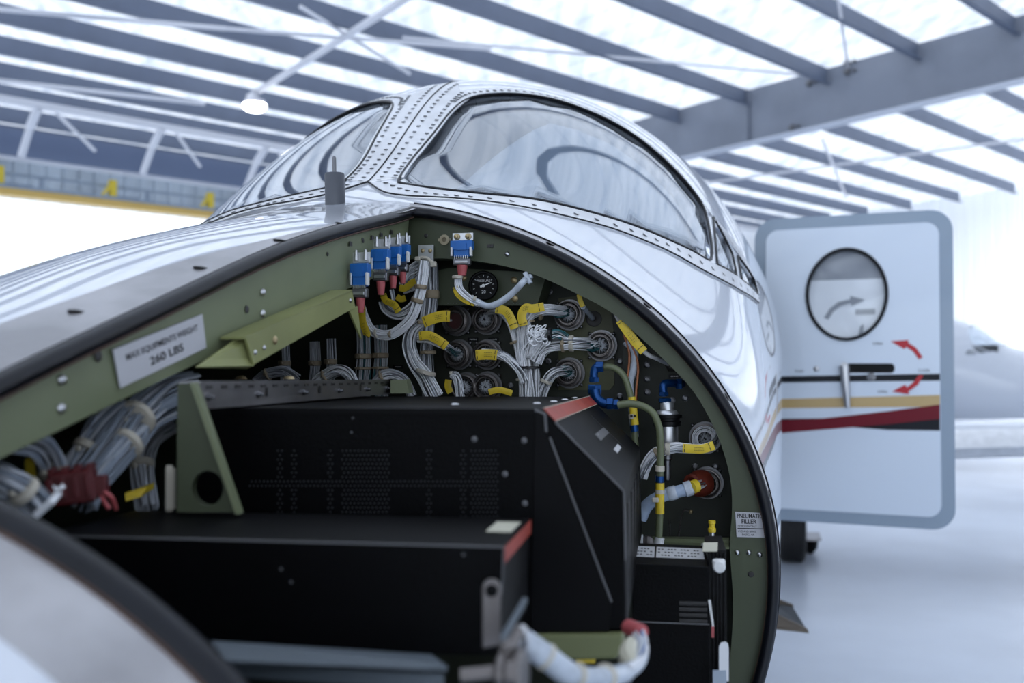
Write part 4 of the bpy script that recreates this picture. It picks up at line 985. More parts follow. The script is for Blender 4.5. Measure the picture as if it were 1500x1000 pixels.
# dim vertical bundles at the back, left
for i, (x, y0, y1, sh_) in enumerate(((532, 490, 560, .06), (557, 488, 560, .07), (484, 508, 556, .05), (461, 512, 556, .06), (417, 512, 556, .05))):
    t = harness(['dim vertical wire bundle behind the tip of the bracket, left one of the laced pair', 'dim vertical wire bundle, right one of the laced pair beside the trunk', 'short dim wire bundle above the slotted rail, third from the left', 'short dim wire bundle above the slotted rail, second from the left', 'short dim wire bundle above the slotted rail, farthest left'][i], PS(x, y0, sh_))
    wires(t, sp_([(x, y0 - 12), (x + 1, (y0 + y1) / 2), (x - 1, y1), (x + 3, y1 + 30)], sh_), .0125 if i < 2 else .009, 26 if i < 2 else 14, mats=(('wire_grey', .85), ('wire_green', .15)) if i < 2 else (('wire_grey', 1),), twist=.3)
    tie(t, PS(x, y0 + (y1 - y0) * .45, sh_), UP, .0135 if i < 2 else .0105, w_=.009)
    if i < 2: tie(t, PS(x, y0 + (y1 - y0) * .7, sh_), UP, .0135, w_=.004)
for i, (pts, s_) in enumerate(((((462, 560), (476, 550), (495, 542), (510, 549), (518, 562)), .0), (((548, 566), (560, 551), (575, 548), (592, 556), (604, 580)), .02), (((375, 560), (392, 548), (415, 545), (436, 556)), -.05))):
    t = harness(['arched white wire bundle just above the middle of the slotted rail', 'arched white wire bundle at the far end of the slotted rail', 'dim arched wire bundle at the near end of the slotted rail'][i], PS(*pts[1], s_))
    wires(t, sp_(pts, s_), .0095, 26, mats=WC if i < 2 else (('wire_grey', 1),)); tie(t, PS(*pts[1], s_), L + UP * .5, .010, w_=.003)
# green-tipped connector studs at upper right: small cable, tag cable
t = thing('tagged_cable', 'short clear cable with small yellow marker entering a dark hole', 'cable', PS(860, 460, .06))
b = mb('sleeve_clear'); b.tube(sp_([(854, 449), (868, 466, .12)], .05), .0045, 10); b.build('cable', t, smooth=True); tag_sleeve(t, [(848, 431), (850, 440), (854, 449)], 7, s=.045, ink=False)
b = mb('connector_dark'); b.lathe(PS(870, 467, .128), -A, [(.0135, 0), (.0135, .002), (.010, .003), (.0001, .0)], 16); b.build('grommet', t, smooth=True)
t = thing('tagged_cable', 'white cable with a long yellow marker sleeve beside the ring frame', 'cable', PS(930, 490, .04))
b = mb('white_plastic'); b.tube(spline(sp_([(900, 455, .03), (912, 478, .03), (944, 515, .03), (960, 524, .05), (979, 533, .11)], .03), 5), .0036, 8); b.build('cable', t, smooth=True); tag_sleeve(t, [(908, 469), (918, 484), (930, 500), (943, 515)], 13, s=.015)
b = mb('connector_dark'); b.lathe(PS(984, 535, .125), -A, [(.011, 0), (.011, .004), (.006, .006), (.0001, .006)], 6); b.build('gland', t)
# sleeved bundle running down at right with orange wire
t = harness('clear-sleeved bundle with an orange wire running down the bulkhead stiffener', PS(925, 540, .07))
b = mb('sleeve_clear'); b.tube(spline(sp_([(916, 500), (929, 515), (928, 540), (923, 562), (926, 600), (930, 640)], .075), 6), .0062, 10); b.build('clear_sleeve', t, smooth=True)
b = mb('orange_wire'); b.tube(spline(sp_([(918, 490), (934, 530), (932, 570), (931, 590)], .07), 6), .0018, 6); b.tube(spline(sp_([(914, 490), (922, 520), (918, 560)], .07), 6), .0018, 6); b.build('orange_wire', t, smooth=True)
# ------------------------------------------------------------------ hoses, fittings, filter
t = thing('green_hose', 'green hose from the upper blue elbow, curving down beside the black unit', 'hose', PS(900, 540, .02))
b = mb('hose_green'); b.tube(spline(sp_([(880, 537), (898, 538), (912, 548), (920, 566), (925, 590), (930, 640), (934, 700)], .02), 6), .0052, 12); b.build('hose', t, smooth=True)
b = mb('ring_metal'); b.lathe(PS(884, 537, .02), -L, [(.0075, 0), (.0085, .004), (.0085, .010), (.006, .012)], 6); b.build('nut', t)
b = mb('tag_yellow'); b.tube(sp_([(925.5, 581), (930, 622)], .0195), .0062, 12); b.build('yellow_band', t, smooth=True)
b = mb('tie_cream'); b.tube(sp_([(926.4, 606), (927.2, 613)], .0193), .0065, 12); b.build('white_band', t, smooth=True)
b = mb('ink'); b.dome(PS(925, 609, .012), -A, .0022, .0008, 8); b.dome(PS(930, 609, .012), -A, .0022, .0008, 8); b.build('dots', t)
b = mb('fitting_blue'); b.tube(sp_([(928.5, 622), (930, 632)], .0193), .0063, 12); b.build('blue_band', t, smooth=True)
t = thing('green_hose', 'thicker green hose from the lower blue fitting down to the rail behind the black case', 'hose', PS(950, 600, -.03))
b = mb('hose_green'); b.tube(spline(sp_([(905, 593), (922, 591), (940, 594), (955, 603), (963, 618), (967, 640), (967, 700), (966, 760), (964, 795)], -.03), 6), .0056, 14); b.build('hose', t, smooth=True)
for y0, y1, m, nm in ((682, 690, 'tie_cream', 'white_band'), (697, 706, 'fitting_blue', 'blue_band'), (707, 752, 'tag_yellow', 'yellow_band'), (717, 723, 'tie_cream', 'white_band'), (787, 797, 'white_plastic', 'white_band')):
    b = mb(m); b.tube(sp_([(966.6, y0), (966.4 if y0 < 760 else 964.5, y1)], -.031), .0067 if nm != 'white_band' else .0071, 12); b.build(nm, t, smooth=True)
b = mb('tie_cream'); b.box(PS(960, 732, -.04), (.010, .006, .007), (L, A, UP), .001); b.build('clamp', t)
t = thing('elbow_fitting', 'anodised blue double elbow joining the two green hoses', 'fitting', PS(873, 560, 0))
b = mb('fitting_blue')
def nut(c, d, r, h, b_=None): (b_ or b).lathe(c, d, [(r * .9, 0), (r, h * .1), (r, h * .9), (r * .9, h)], 6)
b.tube(spline(sp_([(880, 537), (873, 538), (870, 546), (870, 560)], .01), 5), .0065, 12); nut(PS(884, 537, .012), -L, .009, .012); nut(PS(870, 552, .01), -UP, .0085, .008)
b.build('upper_elbow', t, smooth=True)
b = mb('fitting_blue'); nut(PS(871, 563, .0), -UP, .0115, .015); b.tube(spline(sp_([(871, 570), (874, 582), (884, 590), (898, 592)], -.015), 5), .0075, 12); nut(PS(889, 591, -.02), L, .0095, .010); nut(PS(899, 592, -.022), L, .0085, .008); b.build('lower_elbow', t, smooth=True)
t = thing('filter_canister', 'silver and black cylindrical filter hanging below a small blue elbow', 'filter', PS(976, 640, .05)); fc = lambda y: PS(977, y, .05)
b = mb('fitting_blue'); b.tube(spline([PS(999, 562, .09), PS(982, 561, .06), PS(972, 564, .05), PS(972, 580, .05)], 5), .0065, 12); nut(PS(990, 562, .075), L, .009, .010); nut(PS(972, 574, .05), -UP, .008, .006); nut(PS(974, 583, .05), -UP, .0105, .007); b.build('blue_elbow', t, smooth=True)
k = 1.7 / F
b = mb('aluminium'); b.lathe(fc(588), -UP, [(8 * k, 0), (9 * k, 2 * k), (9 * k, 11 * k), (13 * k, 12 * k), (15 * k, 15 * k), (15 * k, 19 * k), (12 * k, 20 * k)], 28); b.build('head', t, smooth=True)
b = mb('black_plastic'); b.lathe(fc(606), -UP, [(15 * k, 0), (20 * k, 1 * k), (20 * k, 5 * k), (17 * k, 6 * k), (17 * k, 9 * k), (19 * k, 10 * k), (19 * k, 15 * k), (14 * k, 17 * k)], 28); b.build('clamp_ring', t, smooth=True)
b = mb('steel'); b.lathe(fc(622), -UP, [(14 * k, 0), (15 * k, 1 * k), (15 * k, 26 * k), (13 * k, 28 * k), (6 * k, 29 * k)], 28); b.build('bowl', t, smooth=True)
b = mb('dark_steel'); b.lathe(fc(650), -UP, [(6 * k, 0), (7 * k, 20 * k), (5 * k, 22 * k), (5 * k, 48 * k), (3 * k, 50 * k)], 16); b.build('drain', t, smooth=True)
# right hand bundles
t = harness('loose white bundle with a yellow sleeve ending in loops at the right side connector', PS(985, 656, .02))
wires(t, sp_([(940, 700), (946, 682), (960, 664), (985, 656), (1004, 655), (1030, 655), (1046, 645, .07), (1048, 632, .09)], 0.0), .0078, 26, twist=1.5)
b = mb('wire_white')
for k_ in range(10):
    c = PS(1033, 642, .09) - A * rnd(0, .012); r_ = rnd(.012, .0205); q = [c + (L * math.cos(a) + UP * math.sin(a)) * r_ for a in np.linspace(0, 2 * PI, 22)]; b.tube(q, .001, 4, caps=False)
tag(b.build('coiled_wires', t, smooth='full'), kind='stuff')
tag_sleeve(t, [(1000, 656), (1015, 657), (1030, 657), (1046, 652)], 13, s=-.015); tie(t, PS(978, 657, 0), L, .009, 'tie_cream', .008); tie(t, PS(963, 664, 0), L + UP * .6, .009, w_=.006)
t = harness('thick blue-white sleeved bundle plugged into the red boot', PS(985, 724, .02))
b = mb('sleeve_blue'); b.tube(spline(sp_([(938, 760), (948, 740), (966, 728), (985, 722), (1004, 717), (1014, 713)], .0), 6), [.0098] * 31, 12); b.build('blue_sleeve', t, smooth=True)
wires(t, sp_([(1012, 714, .01), (1022, 711, .03), (1032, 707, .08)], .02), .007, 14)
b = mb('sleeve_clear'); b.tube(sp_([(1003, 717, -.001), (1013, 714, .001)], 0), .0118, 14); b.build('collar', t, smooth=True); b = mb('tag_yellow'); b.tube(sp_([(1013, 714), (1020, 711, .012)], .005), .0102, 14); b.build('yellow_band', t, smooth=True)
b = mb('boot_red'); c = PS(1030, 707, .095); b.lathe(c, norm(-A + L * -.6), [(.021, 0), (.0215, .012), (.019, .020), (.0165, .024), (.0165, .032), (.012, .034), (.011, .02)], 24); b.build('red_boot', t, smooth=True)
tie(t, PS(985, 722, .0), L + UP * .3, .0102, 'sleeve_clear', .014, knot=False)
# bead chain and small valve
t = thing('bead_chain', 'short dark bead chain hanging on the bulkhead above the black case', 'chain', PS(1000, 765, .1))
b = mb('ring_metal')
for q in [PS(x, y, .11) for x, y in smooth2([(1012, 749), (1003, 747), (998, 757), (996, 770), (994, 784)], 6, closed=False)] + [PS(981, y, .11) for y in range(762, 784, 3)]: b.dome(q, -A, .0017, .0025, 6)
tag(b.build('beads', t, smooth=True), kind='stuff'); b = mb('washer_brass'); b.dome(PS(1012, 749, .11), -A, .0035, .003, 10); b.build('anchor', t, smooth=True)
t = thing('filler_valve', 'small filler valve with a yellow cap above the white knob', 'valve', PS(1043, 800, -.02)); q = PS(1043, 803, -.02)
b = mb('tag_yellow'); b.lathe(q + UP * .024, UP, [(.0055, 0), (.006, .002), (.006, .006), (.0045, .007), (.0045, .012), (.0055, .013), (.0055, .017), (.0001, .018)], 10); b.build('yellow_cap', t, smooth=True)
b = mb('steel'); nut(q, UP, .0085, .010); b.lathe(q + UP * .010, UP, [(.006, 0), (.006, .004), (.009, .005), (.009, .007), (.004, .008), (.004, .014)], 12); b.tube([q + UP * .013, q + UP * .013 + L * .013], .002, 6); b.tube([q + UP * .004, q + UP * .005 - L * .016], .002, 6); b.build('body', t, smooth=True)
t = thing('shelf_rail', 'green angle rail across the bay above the black case, with a screw clamp', 'rail', PS(1000, 795, .03))
b = mb('green_primer'); b.prism([PS(934, 796, .03), PS(1068, 797, .03), PS(1068, 790, .03), PS(934, 788, .03)], A * .02); b.prism([PS(934, 803, .0), PS(1068, 804, .0), PS(1068, 797, .03), PS(934, 796, .03)], UP * .002); b.build('angle', t)
b = mb('ring_metal'); b.lathe(PS(949, 793, .01), -A, [(.010, 0), (.010, .006), (.006, .010), (.0001, .011)], 14); b.build('clamp_screw', t, smooth=True); b = mb('white_plastic'); b.box(PS(938, 793, .0), (.008, .01, .022), (L, A, UP), .001); b.build('spacer', t)
# ------------------------------------------------------------------ the black equipment boxes
dA = norm(ray(977, 550)); nA = norm([dA[0], dA[1], 0]); hA = np.array([nA[1], -nA[0], 0])
YA = .95; p0A = P(800, 600, YA)
def FA(x, y, d=0.): return PP(x, y, p0A, nA) + dA * d
DA = .95 * .60
t = thing('avionics_box', 'large black equipment box with chamfered red-labelled end and perforated side', 'equipment', FA(600, 900))
fp = [FA(262, 597), FA(792, 599), FA(813, 618), FA(914, 719), FA(918, 924), FA(262, 924)]
b = mb('black_box'); b.prism(fp, dA * DA); body = b.build('case', t, bevel=.0025)
b = mb('black_metal'); lidp = [FA(262, 597), FA(789, 599), FA(262 + 527, 606), FA(262, 606)]; b.prism([q - nA * .0015 for q in lidp], nA * .001); b.build('lid_edge', t)
# end plate flap with the bent folding edge
b = mb('black_metal'); b.prism([q - nA * .003 for q in (FA(784, 600), FA(799, 606), FA(800, 632), FA(896, 880), FA(892, 924), FA(778, 924))], nA * .002); b.build('end_plate', t, bevel=.0006)
b = mb('worn_edge'); pe = [FA(784, 600) - nA * .0035, FA(799, 606) - nA * .0035, FA(801, 632) - nA * .0035]; b.tube(pe, .0013, 6); b.tube([FA(806, 640) - nA * .0035, FA(896, 880) - nA * .0035], .0011, 6); b.tube([FA(813, 618) - nA * .0008, FA(914, 719) - nA * .0008, FA(916, 820) - nA * .0008], .0009, 6); b.build('worn_edge', t, smooth=True)
def chq(u, v):   # point on the chamfer: u down the slope, v back along the box
    return FA(813, 618) + (FA(914, 719) - FA(813, 618)) * u + dA * (DA * v)
cn = norm(np.cross(FA(914, 719) - FA(813, 618), dA)); cn = cn if cn[2] > 0 else -cn
tr0, tr1 = FA(795, 599), FA(813, 618)
b = mb('label_red'); b.prism([q + cn * .0008 for q in (tr0 + (tr1 - tr0) * .0, tr1, tr1 + dA * DA, tr0 + dA * DA)], cn * .0006); rl = b.build('red_label', t)
rl['label'] = 'red warning label along the chamfer'
b = mb('label_cream'); b.tube([tr1 + cn * .0016, tr1 + dA * DA + cn * .0016], .0004, 4); b.tube([tr0 + cn * .0016, tr0 + dA * DA + cn * .0016], .0004, 4); b.build('label_border', t)
b = mb('connector_dark'); b.prism([chq(u, v) + cn * .0006 for u, v in ((.12, .60), (.17, .60), (.78, .62), (.73, .62))] , cn * .0006); b.build('slot', t)
b = mb('label_white'); b.prism([chq(u, v) + cn * .0006 for u, v in ((.66, .40), (.73, .40), (.73, .56), (.66, .56))], cn * .0006); b.build('white_label', t)
b = mb('worn_edge'); b.prism([chq(u, v) + cn * .0006 for u, v in ((.36, .33), (.47, .33), (.47, .62), (.36, .62))], cn * .0004); b.build('faded_label', t)
b = mb('ink_white'); text_on(b, 'CAUTION', chq(.40, .36) + cn * .0012, chq(.40, .60) + cn * .0012, chq(.34, .36) + cn * .0012, 0, 0, .5, 1, 1); b.build('faded_text', t)
for u in (.12, .30, .48, .66, .84):
    b = mb('black_plastic'); b.prism([FA(914, 719) + dA * DA * u - UP * z for z in (.02, .115)] + [FA(914, 719) + dA * DA * (u + .08) - UP * z for z in (.115, .02)], hA * .0015); b.build('rib', t)
sc_ = mb('steel')
for x, y in ((754, 583), (768, 581), (778, 578.5), (790, 577)):
    q = FA(700, 600, .0); pz = q[2]; d = ray(x, y); k0 = (pz + .0 - CAM[2]) / (d[2] - dA[2] * 0 if abs(d[2]) > 1e-6 else 1)
for u, v in ((.93, .30), (.955, .45), (.965, .62), (.975, .8), (.70, .22)):
    q = FA(262, 597) + (FA(792, 599) - FA(262, 597)) * u + dA * DA * v; b = mb('steel'); b.dome(q + UP * .0005, UP, .005, .0018, 10); b.build('screw', t, smooth=True)
for x, y in ((695, 643), (768, 645), (740, 694), (769, 737), (517, 612), (515, 633)):
    b = mb('worn_edge'); b.dome(FA(x, y) - nA * .0004, -nA, .0030 if x > 600 else .0012, .0012, 10); b.build('screw', t, smooth=True)
b = mb('perforation')
for r_ in range(16):
    for c_ in range(62):
        x = 366 + c_ * 5.9 + (2.9 if r_ % 2 else 0); y = 660 + r_ * 6.4
        band = 9 <= r_ - 0 <= 10 and True
        cols = any(abs(x - q) < 4 for q in (410, 430, 483, 538, 552, 566, 628, 679, 716))
        if (r_ in (7, 8) or cols or (x > 500 and x < 570) or (x > 690)) : b.lathe(FA(x, y) - nA * .0003, -nA, [(.00075, 0), (.0001, .0006)], 5)
tag(b.build('perforations', t), kind='stuff')
# lower front box
YB_ = .74; p0B = P(737, 797, YB_); DB = YB_ * .19
def FB(x, y, d=0.): return PP(x, y, p0B, nA) + dA * d
t = thing('avionics_box', 'long low black box in front with red stripe and cream label at its end', 'equipment', FB(500, 900))
fq = [FB(60, 782), FB(738, 799), FB(733, 960), FB(60, 960)]
b = mb('black_box'); b.prism(fq, dA * DB); b.build('case', t, bevel=.0015)
b = mb('worn_edge'); b.tube([FB(60, 784) - nA * .0004, FB(738, 801) - nA * .0004], .0008, 5); b.tube([FB(738, 801) - nA * .0003, FB(735, 870) - nA * .0003], .0006, 5); b.build('worn_edge', t, smooth=True)
e1 = hA * .0008
b = mb('label_red'); b.prism([FB(738, 801) + e1, FB(738, 801, DB) + e1, FB(738, 801, DB) - UP * .0115 + e1, FB(738, 801) - UP * .0115 + e1], hA * .0005); o = b.build('red_label', t); o['label'] = 'red stripe on the box end'
tn = UP * .0006
def TB(u, v): return FB(60, 782) + (FB(738, 799) - FB(60, 782)) * u + dA * DB * v + tn
b = mb('label_cream'); b.prism([TB(.935, .42), TB(.99, .42), TB(.99, .80), TB(.935, .80)], UP * .0005); o = b.build('paper_label', t); o['label'] = 'cream paper label'
for x, y in ((412, 833), (427, 852), (679, 812)): b = mb('worn_edge'); b.dome(FB(x, y) - nA * .0004, -nA, .0012, .0008, 8); b.build('screw', t, smooth=True)
t = thing('support_rail', 'blurred grey mounting rail running under the long low black box', 'rail', P(500, 960, .70))
b = mb('bay_rail_grey'); b.prism([P(310, 938, .72), P(632, 958, .72), P(655, 975, .66), P(655, 983, .66), P(330, 966, .66)], -UP * .002); b.prism([P(310, 940, .715), P(650, 975, .66), P(650, 1010, .66), P(310, 990, .70)], np.array([0, .003, 0])); b.build('rail', t); b.v = b.v
# olive tray under the big box
t = thing('equipment_tray', 'green tray lip under the large black equipment box', 'tray', P(850, 945, .93))
b = mb('tray_green'); q_ = [FA(768, 926, -.008), FA(913, 925, -.008), FA(913, 950, -.008), FA(902, 962, -.008), FA(768, 965, -.008)]; b.prism(q_, dA * .3); b.build('lip', t, bevel=.003)
b = mb('tag_yellow'); b.prism([FA(838, 964, .02), FA(872, 964, .02), FA(869, 980, .02), FA(842, 980, .02)], dA * .01); b.build('yellow_flag', t)
# slotted rail going back behind the big box
t = thing('slotted_rail', 'grey metal slotted rail running back along the top of the large black box', 'rail', P(440, 570, 1.1))
n0, n1, f1, f0 = P(262, 560, .90), P(290, 600, .90), P(571, 577, 1.52), P(571, 557, 1.52)
n0 = P(292, 560, .90)
b = mb('worn_aluminium'); b.prism([n0, f0, f1, n1], norm([-.2, .9, 0]) * .0015); bk = norm([-.5, .8, 0]) * .018; b.prism([P(262, 561, .90), n0, f0, f0 + bk], UP * .0012)
b.build('rail', t)
def RT(u, v):  # u along, v down
    a = n0 + (f0 - n0) * u; c = n1 + (f1 - n1) * u; return a + (c - a) * v
rn = norm(np.cross(f0 - n0, n1 - n0)); rn = rn if rn[1] < 0 else -rn
for k in range(20):
    u = .02 + k * .05; b = mb('connector_dark'); b.prism([RT(u, .12) + rn * .0006, RT(u + .02, .12) + rn * .0006, RT(u + .02, .24) + rn * .0006, RT(u, .24) + rn * .0006], rn * .0004); b.build('slot', t)
for u in (.24, .50, .76): b = mb('connector_dark'); b.prism([RT(u, .25) + rn * .0006, RT(u + .008, .25) + rn * .0006, RT(u + .008, .65) + rn * .0006, RT(u, .65) + rn * .0006], rn * .0004); b.build('notch', t)
for u in (.03, .21, .42, .62, .81, .97):
    b = mb('dark_steel'); b.lathe(RT(u, .55), rn, [(.0035, 0), (.0035, .002), (.002, .0025), (.0018, .006), (.0001, .0065)], 8); b.build('stud', t, smooth=True)
for x in (353, 423): b = mb('washer_brass'); b.dome(P(x, 555, 1.15), UP, .007, .004, 10); b.build('nut', t, smooth=True)
b = mb('green_primer'); b.prism([P(572, 557, 1.5), P(595, 556, 1.5), P(600, 576, 1.5), P(572, 576, 1.5)], np.array([0, .06, 0])); b.build('end_bracket', t)
# triangular green bracket with the round hole
t = thing('gusset_bracket', 'green triangular bracket with a round hole at the left end of the big box', 'bracket', P(300, 748, .9))
YT = .90; tri = [(260, 562), (289, 562), (356, 750), (259, 750)]
b = mb('green_frame'); cc = (304, 715); outer = [np.array(q, float) for q in tri]
ring_pts = [(cc[0] + 23 * math.cos(a), cc[1] + 26 * math.sin(a)) for a in np.linspace(0, 2 * PI, 28, endpoint=False)]
vs = [Vector(q) for q in tri] + [Vector(q) for q in ring_pts]; es = [(i, (i + 1) % 4) for i in range(4)] + [(4 + i, 4 + (i + 1) % 28) for i in range(28)]
r_ = delaunay_2d_cdt(vs, es, [], 0, 1e-6); V_ = [P(v.x, v.y, YT) for v in r_[0]]; nv = len(V_); fs = []
for f in r_[2]:
    cx = sum(r_[0][i].x for i in f) / 3; cy = sum(r_[0][i].y for i in f) / 3
    if inpoly(cx, cy, tri) and not inpoly(cx, cy, ring_pts): fs.append(tuple(f))
b.add(V_ + [v + np.array([0, .003, 0]) for v in V_], fs + [tuple(i + nv for i in f[::-1]) for f in fs])
rq = [P(x, y, YT) for x, y in ring_pts]; b.strip([rq + rq[:1], [q + np.array([0, .012, 0]) for q in rq + rq[:1]]])
b.build('plate', t, smooth=True)
b = mb('green_primer'); b.prism([P(284, 560, YT - .001), P(291, 560, YT - .001), P(357, 750, YT - .001), P(350, 750, YT - .001)], np.array([0, -.012, 0])); b.build('flange', t)
b = mb('tie_cream')
for k in range(12): b.box(P(250, 688 + k * 5, .91), (.007, .008, .0022), None, .0003)
b.box(P(248, 715, .915), (.005, .004, .042)); b.build('edge_comb', t); 
# lower right black case
t = thing('equipment_case', 'black case with two white labels and louvres low in the right of the bay', 'equipment', P(980, 900, 1.2))
YC = 1.2; nC = nA; p0C = P(980, 830, YC); FC = lambda x, y, d=0.: PP(x, y, p0C, nC) + dA * d
b = mb('black_box'); b.prism([FC(926, 825), FC(1038, 830), FC(1040, 1020), FC(926, 1020)], dA * .15); b.build('case', t, bevel=.001)
b = mb('black_plastic'); b.prism([FC(1038, 812, .03), FC(1066, 812, .03), FC(1068, 1020, .03), FC(1040, 1020, .03)], dA * .11)
for k in range(5): b.prism([FC(1040 + k * 5.5, 816, .022), FC(1042 + k * 5.5, 816, .022), FC(1043 + k * 5.5, 1010, .022), FC(1041 + k * 5.5, 1010, .022)], dA * .01)
b.build('heat_sink', t)
b = mb('worn_edge'); b.prism([FC(905, 908, -.0012), FC(1039, 913, -.0012), FC(1039, 915, -.0012), FC(905, 910, -.0012)], nC * .001); b.build('seam', t)
for k in range(4): b = mb('connector_dark'); b.prism([FC(995, 880 + k * 8.6, -.0012), FC(1036, 881 + k * 8.6, -.0012), FC(1036, 886 + k * 8.6, -.0012), FC(995, 885 + k * 8.6, -.0012)], nC * .001); b.use('worn_edge'); b.prism([FC(995, 885 + k * 8.6, -.003), FC(1036, 886 + k * 8.6, -.003), FC(1036, 887 + k * 8.6, -.001), FC(995, 886 + k * 8.6, -.001)], nC * .001); b.build('louvre', t)
tc0 = FC(905, 824); tcx = FC(1038, 830) - tc0
def TC(u, v): return tc0 + tcx * u + dA * .15 * v + UP * .0008
for nm, u0, u1 in (('label', .10, .40), ('label', .42, .97)):
    b = mb('label_white'); b.prism([TC(u0, .28), TC(u1, .28), TC(u1, .78), TC(u0, .78)], UP * .0006); lb = b.build('paper_label', t); lb['label'] = 'short white label' if u1 < .5 else 'long white label with small print'
    b = mb('ink')
    for r_ in range(3):
        for c_ in range(int((u1 - u0) * 24)):
            if (r_ * 5 + c_ * 7) % 4: u = u0 + .02 + c_ * .038; b.prism([TC(u, .36 + r_ * .14) + UP * .0007, TC(u + .024, .36 + r_ * .14) + UP * .0007, TC(u + .024, .40 + r_ * .14) + UP * .0007, TC(u, .40 + r_ * .14) + UP * .0007], UP * .0002)
    tag(b.build('small_print', lb), kind='stuff')
b = mb('label_cream'); b.prism([FC(1030, 812, .02), FC(1052, 812, .02), FC(1054, 803, .04), FC(1032, 803, .04)], UP * .0006); b.build('cream_label', t)
b = mb('white_plastic'); q = FC(1053, 828, .0); b.lathe(q, -nC, [(.0075, 0), (.0075, .008), (.006, .010), (.0001, .0105)], 18); b.box(q + UP * .004, (.015, .012, .007), (hA, nC, UP), .002); b.build('white_knob', t, smooth=True)
b = mb('white_plastic'); b.prism([FC(1037, 878, -.004), FC(1041, 878, -.004), FC(1046, 916, -.004), FC(1043, 916, -.004)], nC * .003); b.use('shrink_red'); b.prism([FC(1042, 916, -.004), FC(1046, 916, -.004), FC(1046, 932, -.004), FC(1042, 932, -.004)], nC * .003); b.build('strip', t)
t = thing('latch_lever', 'pale metal latch lever low beside the ring frame', 'lever', FC(1058, 990, -.02)); b = mb('steel')
poly = [(1052, 990), (1052, 940), (1055, 934), (1060, 933), (1065, 936), (1066, 944), (1066, 990)]; b.prism([FC(x, y, -.02) for x, y in poly], nC * .003); b.build('lever', t)
b = mb('rail_grey'); b.prism([FC(1043, 975, -.02), FC(1062, 974, -.02), FC(1064, 1020, -.03), FC(1043, 1020, -.03)], nC * .004); b.build('base', t)
# ------------------------------------------------------------------ foreground latch, clamp and white cable (blurred)
YF = .70
t = thing('pull_arm', 'brownish grey round-ended latch handle in front of the low black box', 'handle', P(720, 900, YF))
poly = [(706, 950), (706, 864)] + [(720 + 14 * math.cos(a), 863 + 14 * math.sin(a)) for a in np.linspace(PI, 2 * PI, 9)] + [(734, 864), (733, 945)]
b = mb('ring_metal'); b.prism([P(x, y, YF) for x, y in poly], np.array([0, .006, 0])); b.build('arm', t, bevel=.001); b = mb('black_metal'); b.dome(P(720, 865, YF - .0005), np.array([0, -1, 0]), .0045, .002, 14); b.build('pivot', t, smooth=True)
t = thing('clamp_assembly', 'grey metal rod and clamp bolt at the bottom edge below the latch handle', 'clamp', P(735, 960, .66))
b = mb('bay_rail_grey'); b.prism([P(767, 876, .66), P(773, 880, .66), P(740, 940, .64), (P(732, 936, .64))], np.array([0, .006, 0])); b.build('rod', t, bevel=.001)
b = mb('ring_metal'); b.lathe(P(728, 985, .64), norm([1, -.25, .05]), [(.010, 0), (.014, .003), (.014, .007), (.011, .008), (.011, .014), (.016, .015), (.016, .018), (.006, .019)], 18); b.tube([P(675, 990, .64), P(725, 985, .64)], .005, 10); b.tube([P(738, 1000, .64), P(744, 950, .64), P(755, 925, .655)], .006, 8); b.build('clamp_bolt', t, smooth=True)
b = mb('steel'); q = [P(763, 942, .66) + (np.array([.35, 0, .1]) * math.cos(a) + np.array([.0, -.1, 1]) * math.sin(a)) * .011 for a in np.linspace(0, 2 * PI, 20)]; b.tube(q, .0022, 8); b.build('ring', t, smooth=True)
t = thing('white_cable', 'thick white wrapped cable looping along the bottom edge to a red plug', 'cable', P(850, 980, .68))
b = mb('sleeve_clear'); pth = spline([P(766, 938, .67), P(800, 962, .67), P(838, 988, .68), P(880, 992, .70), (P(915, 985, .74)), P(937, 966, .80), P(939, 940, .85)], 6); b.tube(pth, [.0085] * 12 + [.007] * 13 + [.006] * (len(pth) - 25), 12); b.build('sleeve', t, smooth=True)
wires(t, [P(915, 985, .735), P(936, 966, .79), P(940, 945, .84), P(934, 928, .86)], .006, 16, mats=(('wire_white', .7), ('connector_blue', .1), ('wire_grey', .2)))
b = mb('label_cream'); b.tube(spline([P(926, 975, .76), P(919, 960, .80), P(924, 940, .83)], 5), [.005, .006, .007, .0075, .0075, .0075, .0075, .007, .0065, .006, .005], 8); b.build('tape', t, smooth=True)
b = mb('shrink_red'); b.tube([P(920, 918, .88), P(940, 926, .86)], .007, 10); b.build('red_plug', t, smooth=True)
for i in (6, 13, 19): tie(t, pth[i], pth[i + 1] - pth[i - 1], .0088, 'tie_cream', .003, knot=False)
# ------------------------------------------------------------------ left side of the bay: dim bundles and the red block
lh = [('dim white bundle rising highest behind the triangular bracket', ((285, 566, 1.05), (240, 578, 1.0), (200, 612, .95), (165, 660, .92), (120, 715, .9)), .017, 42),
      ('dim white bundle in the middle crossing down to the red terminal block', ((275, 585, 1.0), (225, 608, .98), (185, 650, .93), (140, 700, .9), (120, 740, .88)), .015, 36),
      ('dim white bundle hanging nearest the sill at the left', ((180, 590, .95), (150, 620, .93), (128, 655, .92), (100, 700, .9)), .012, 28),
      ('dark bundle looping down behind the triangular bracket', ((255, 618, 1.05), (222, 640, 1.04), (208, 680, 1.03), (215, 745, 1.0)), .012, 26),
      ('dim bundle at the far left edge under the sill', ((20, 645, .82), (60, 655, .84), (78, 690, .86), (85, 740, .86)), .011, 24),
      ('tangle of pale wire ends at the left edge by the seal', ((-20, 690, .78), (10, 705, .78), (35, 720, .79), (60, 745, .8)), .012, 26)]
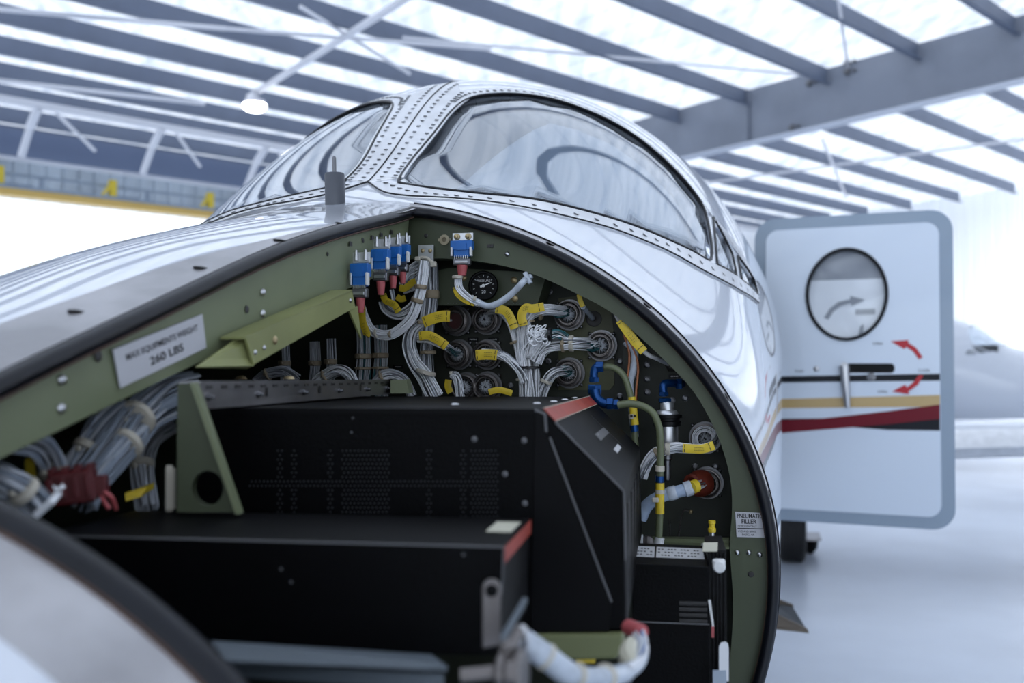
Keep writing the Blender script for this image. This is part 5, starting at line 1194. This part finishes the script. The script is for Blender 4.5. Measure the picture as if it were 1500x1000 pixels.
for lab, pts, r_, n_ in lh:
    t = harness(lab, P(*pts[1])); wires(t, [P(*q) for q in pts], r_, n_, wr=.0014, mats=WB if 'dark' not in lab else (('wire_grey', 1),), twist=.6)
    m_ = pts[2]; tie(t, P(*m_), P(*pts[3]) - P(*pts[1]), r_ * 1.02, 'tie_cream', .008)
t = thing('terminal_block', 'dark red ribbed terminal block among the dim wires at the left', 'terminal block', P(108, 712, .84))
b = mb('block_red'); c = P(108, 712, .84); X_ = norm([1, .2, .12]); Z_ = norm([-.12, 0, 1])
b.box(c, (.036, .02, .028), (X_, norm([-.2, 1, 0]), Z_), .002)
for k in range(4): b.box(c + X_ * (k - 1.5) * .010 + Z_ * .015, (.006, .016, .005), (X_, norm([-.2, 1, 0]), Z_), .001); b.box(c + X_ * (k - 1.5) * .010 - np.array([0, .011, 0]), (.005, .004, .018), (X_, norm([-.2, 1, 0]), Z_), .001)
b.box(c + X_ * .022 - Z_ * .002, (.01, .014, .016), (X_, norm([-.2, 1, 0]), Z_), .001); b.build('block', t)
b = mb('shrink_red'); b.tube(spline([c + X_ * .02, P(150, 718, .84), P(163, 728, .84), P(170, 745, .85)], 5), .002, 6); b.tube(spline([c + X_ * .02, P(148, 725, .84), P(160, 745, .84)], 5), .002, 6); b.build('red_wire', t, smooth=True)
t = thing('frayed_cable', 'pale cable with a frayed end in front of the red terminal block', 'cable', P(70, 735, .76)); b = mb('wire_white'); b.tube([P(52, 755, .76), P(75, 735, .76), P(86, 722, .77)], .0028, 8); b.build('cable', t, smooth=True)
b = mb('wire_white')
for k in range(9): b.tube([P(84, 724, .77), P(86 + rnd(-8, 10), 712 + rnd(-4, 3), .77 + rnd(-.01, .01))], .0009, 4)
tag(b.build('frayed_strands', t), kind='stuff')
t = thing('yellow_tag', 'dull yellow tag lying among the dim wires left of the triangular bracket', 'tag', P(200, 728, .95)); b = mb('tag_yellow'); b.prism([P(183, 722, .95), P(215, 713, .97), P(226, 706, .99), P(224, 716, .99), P(205, 728, .96), P(184, 734, .95)], np.array([0, .001, 0])); b.build('sleeve', t)
t = thing('yellow_tag', 'dull yellow tag at the far left beside the dim bundle', 'tag', P(44, 690, .86)); b = mb('tag_yellow'); b.prism([P(36, 672, .86), P(48, 668, .86), P(54, 704, .86), P(38, 706, .86)], np.array([0, .001, 0])); b.build('sleeve', t)
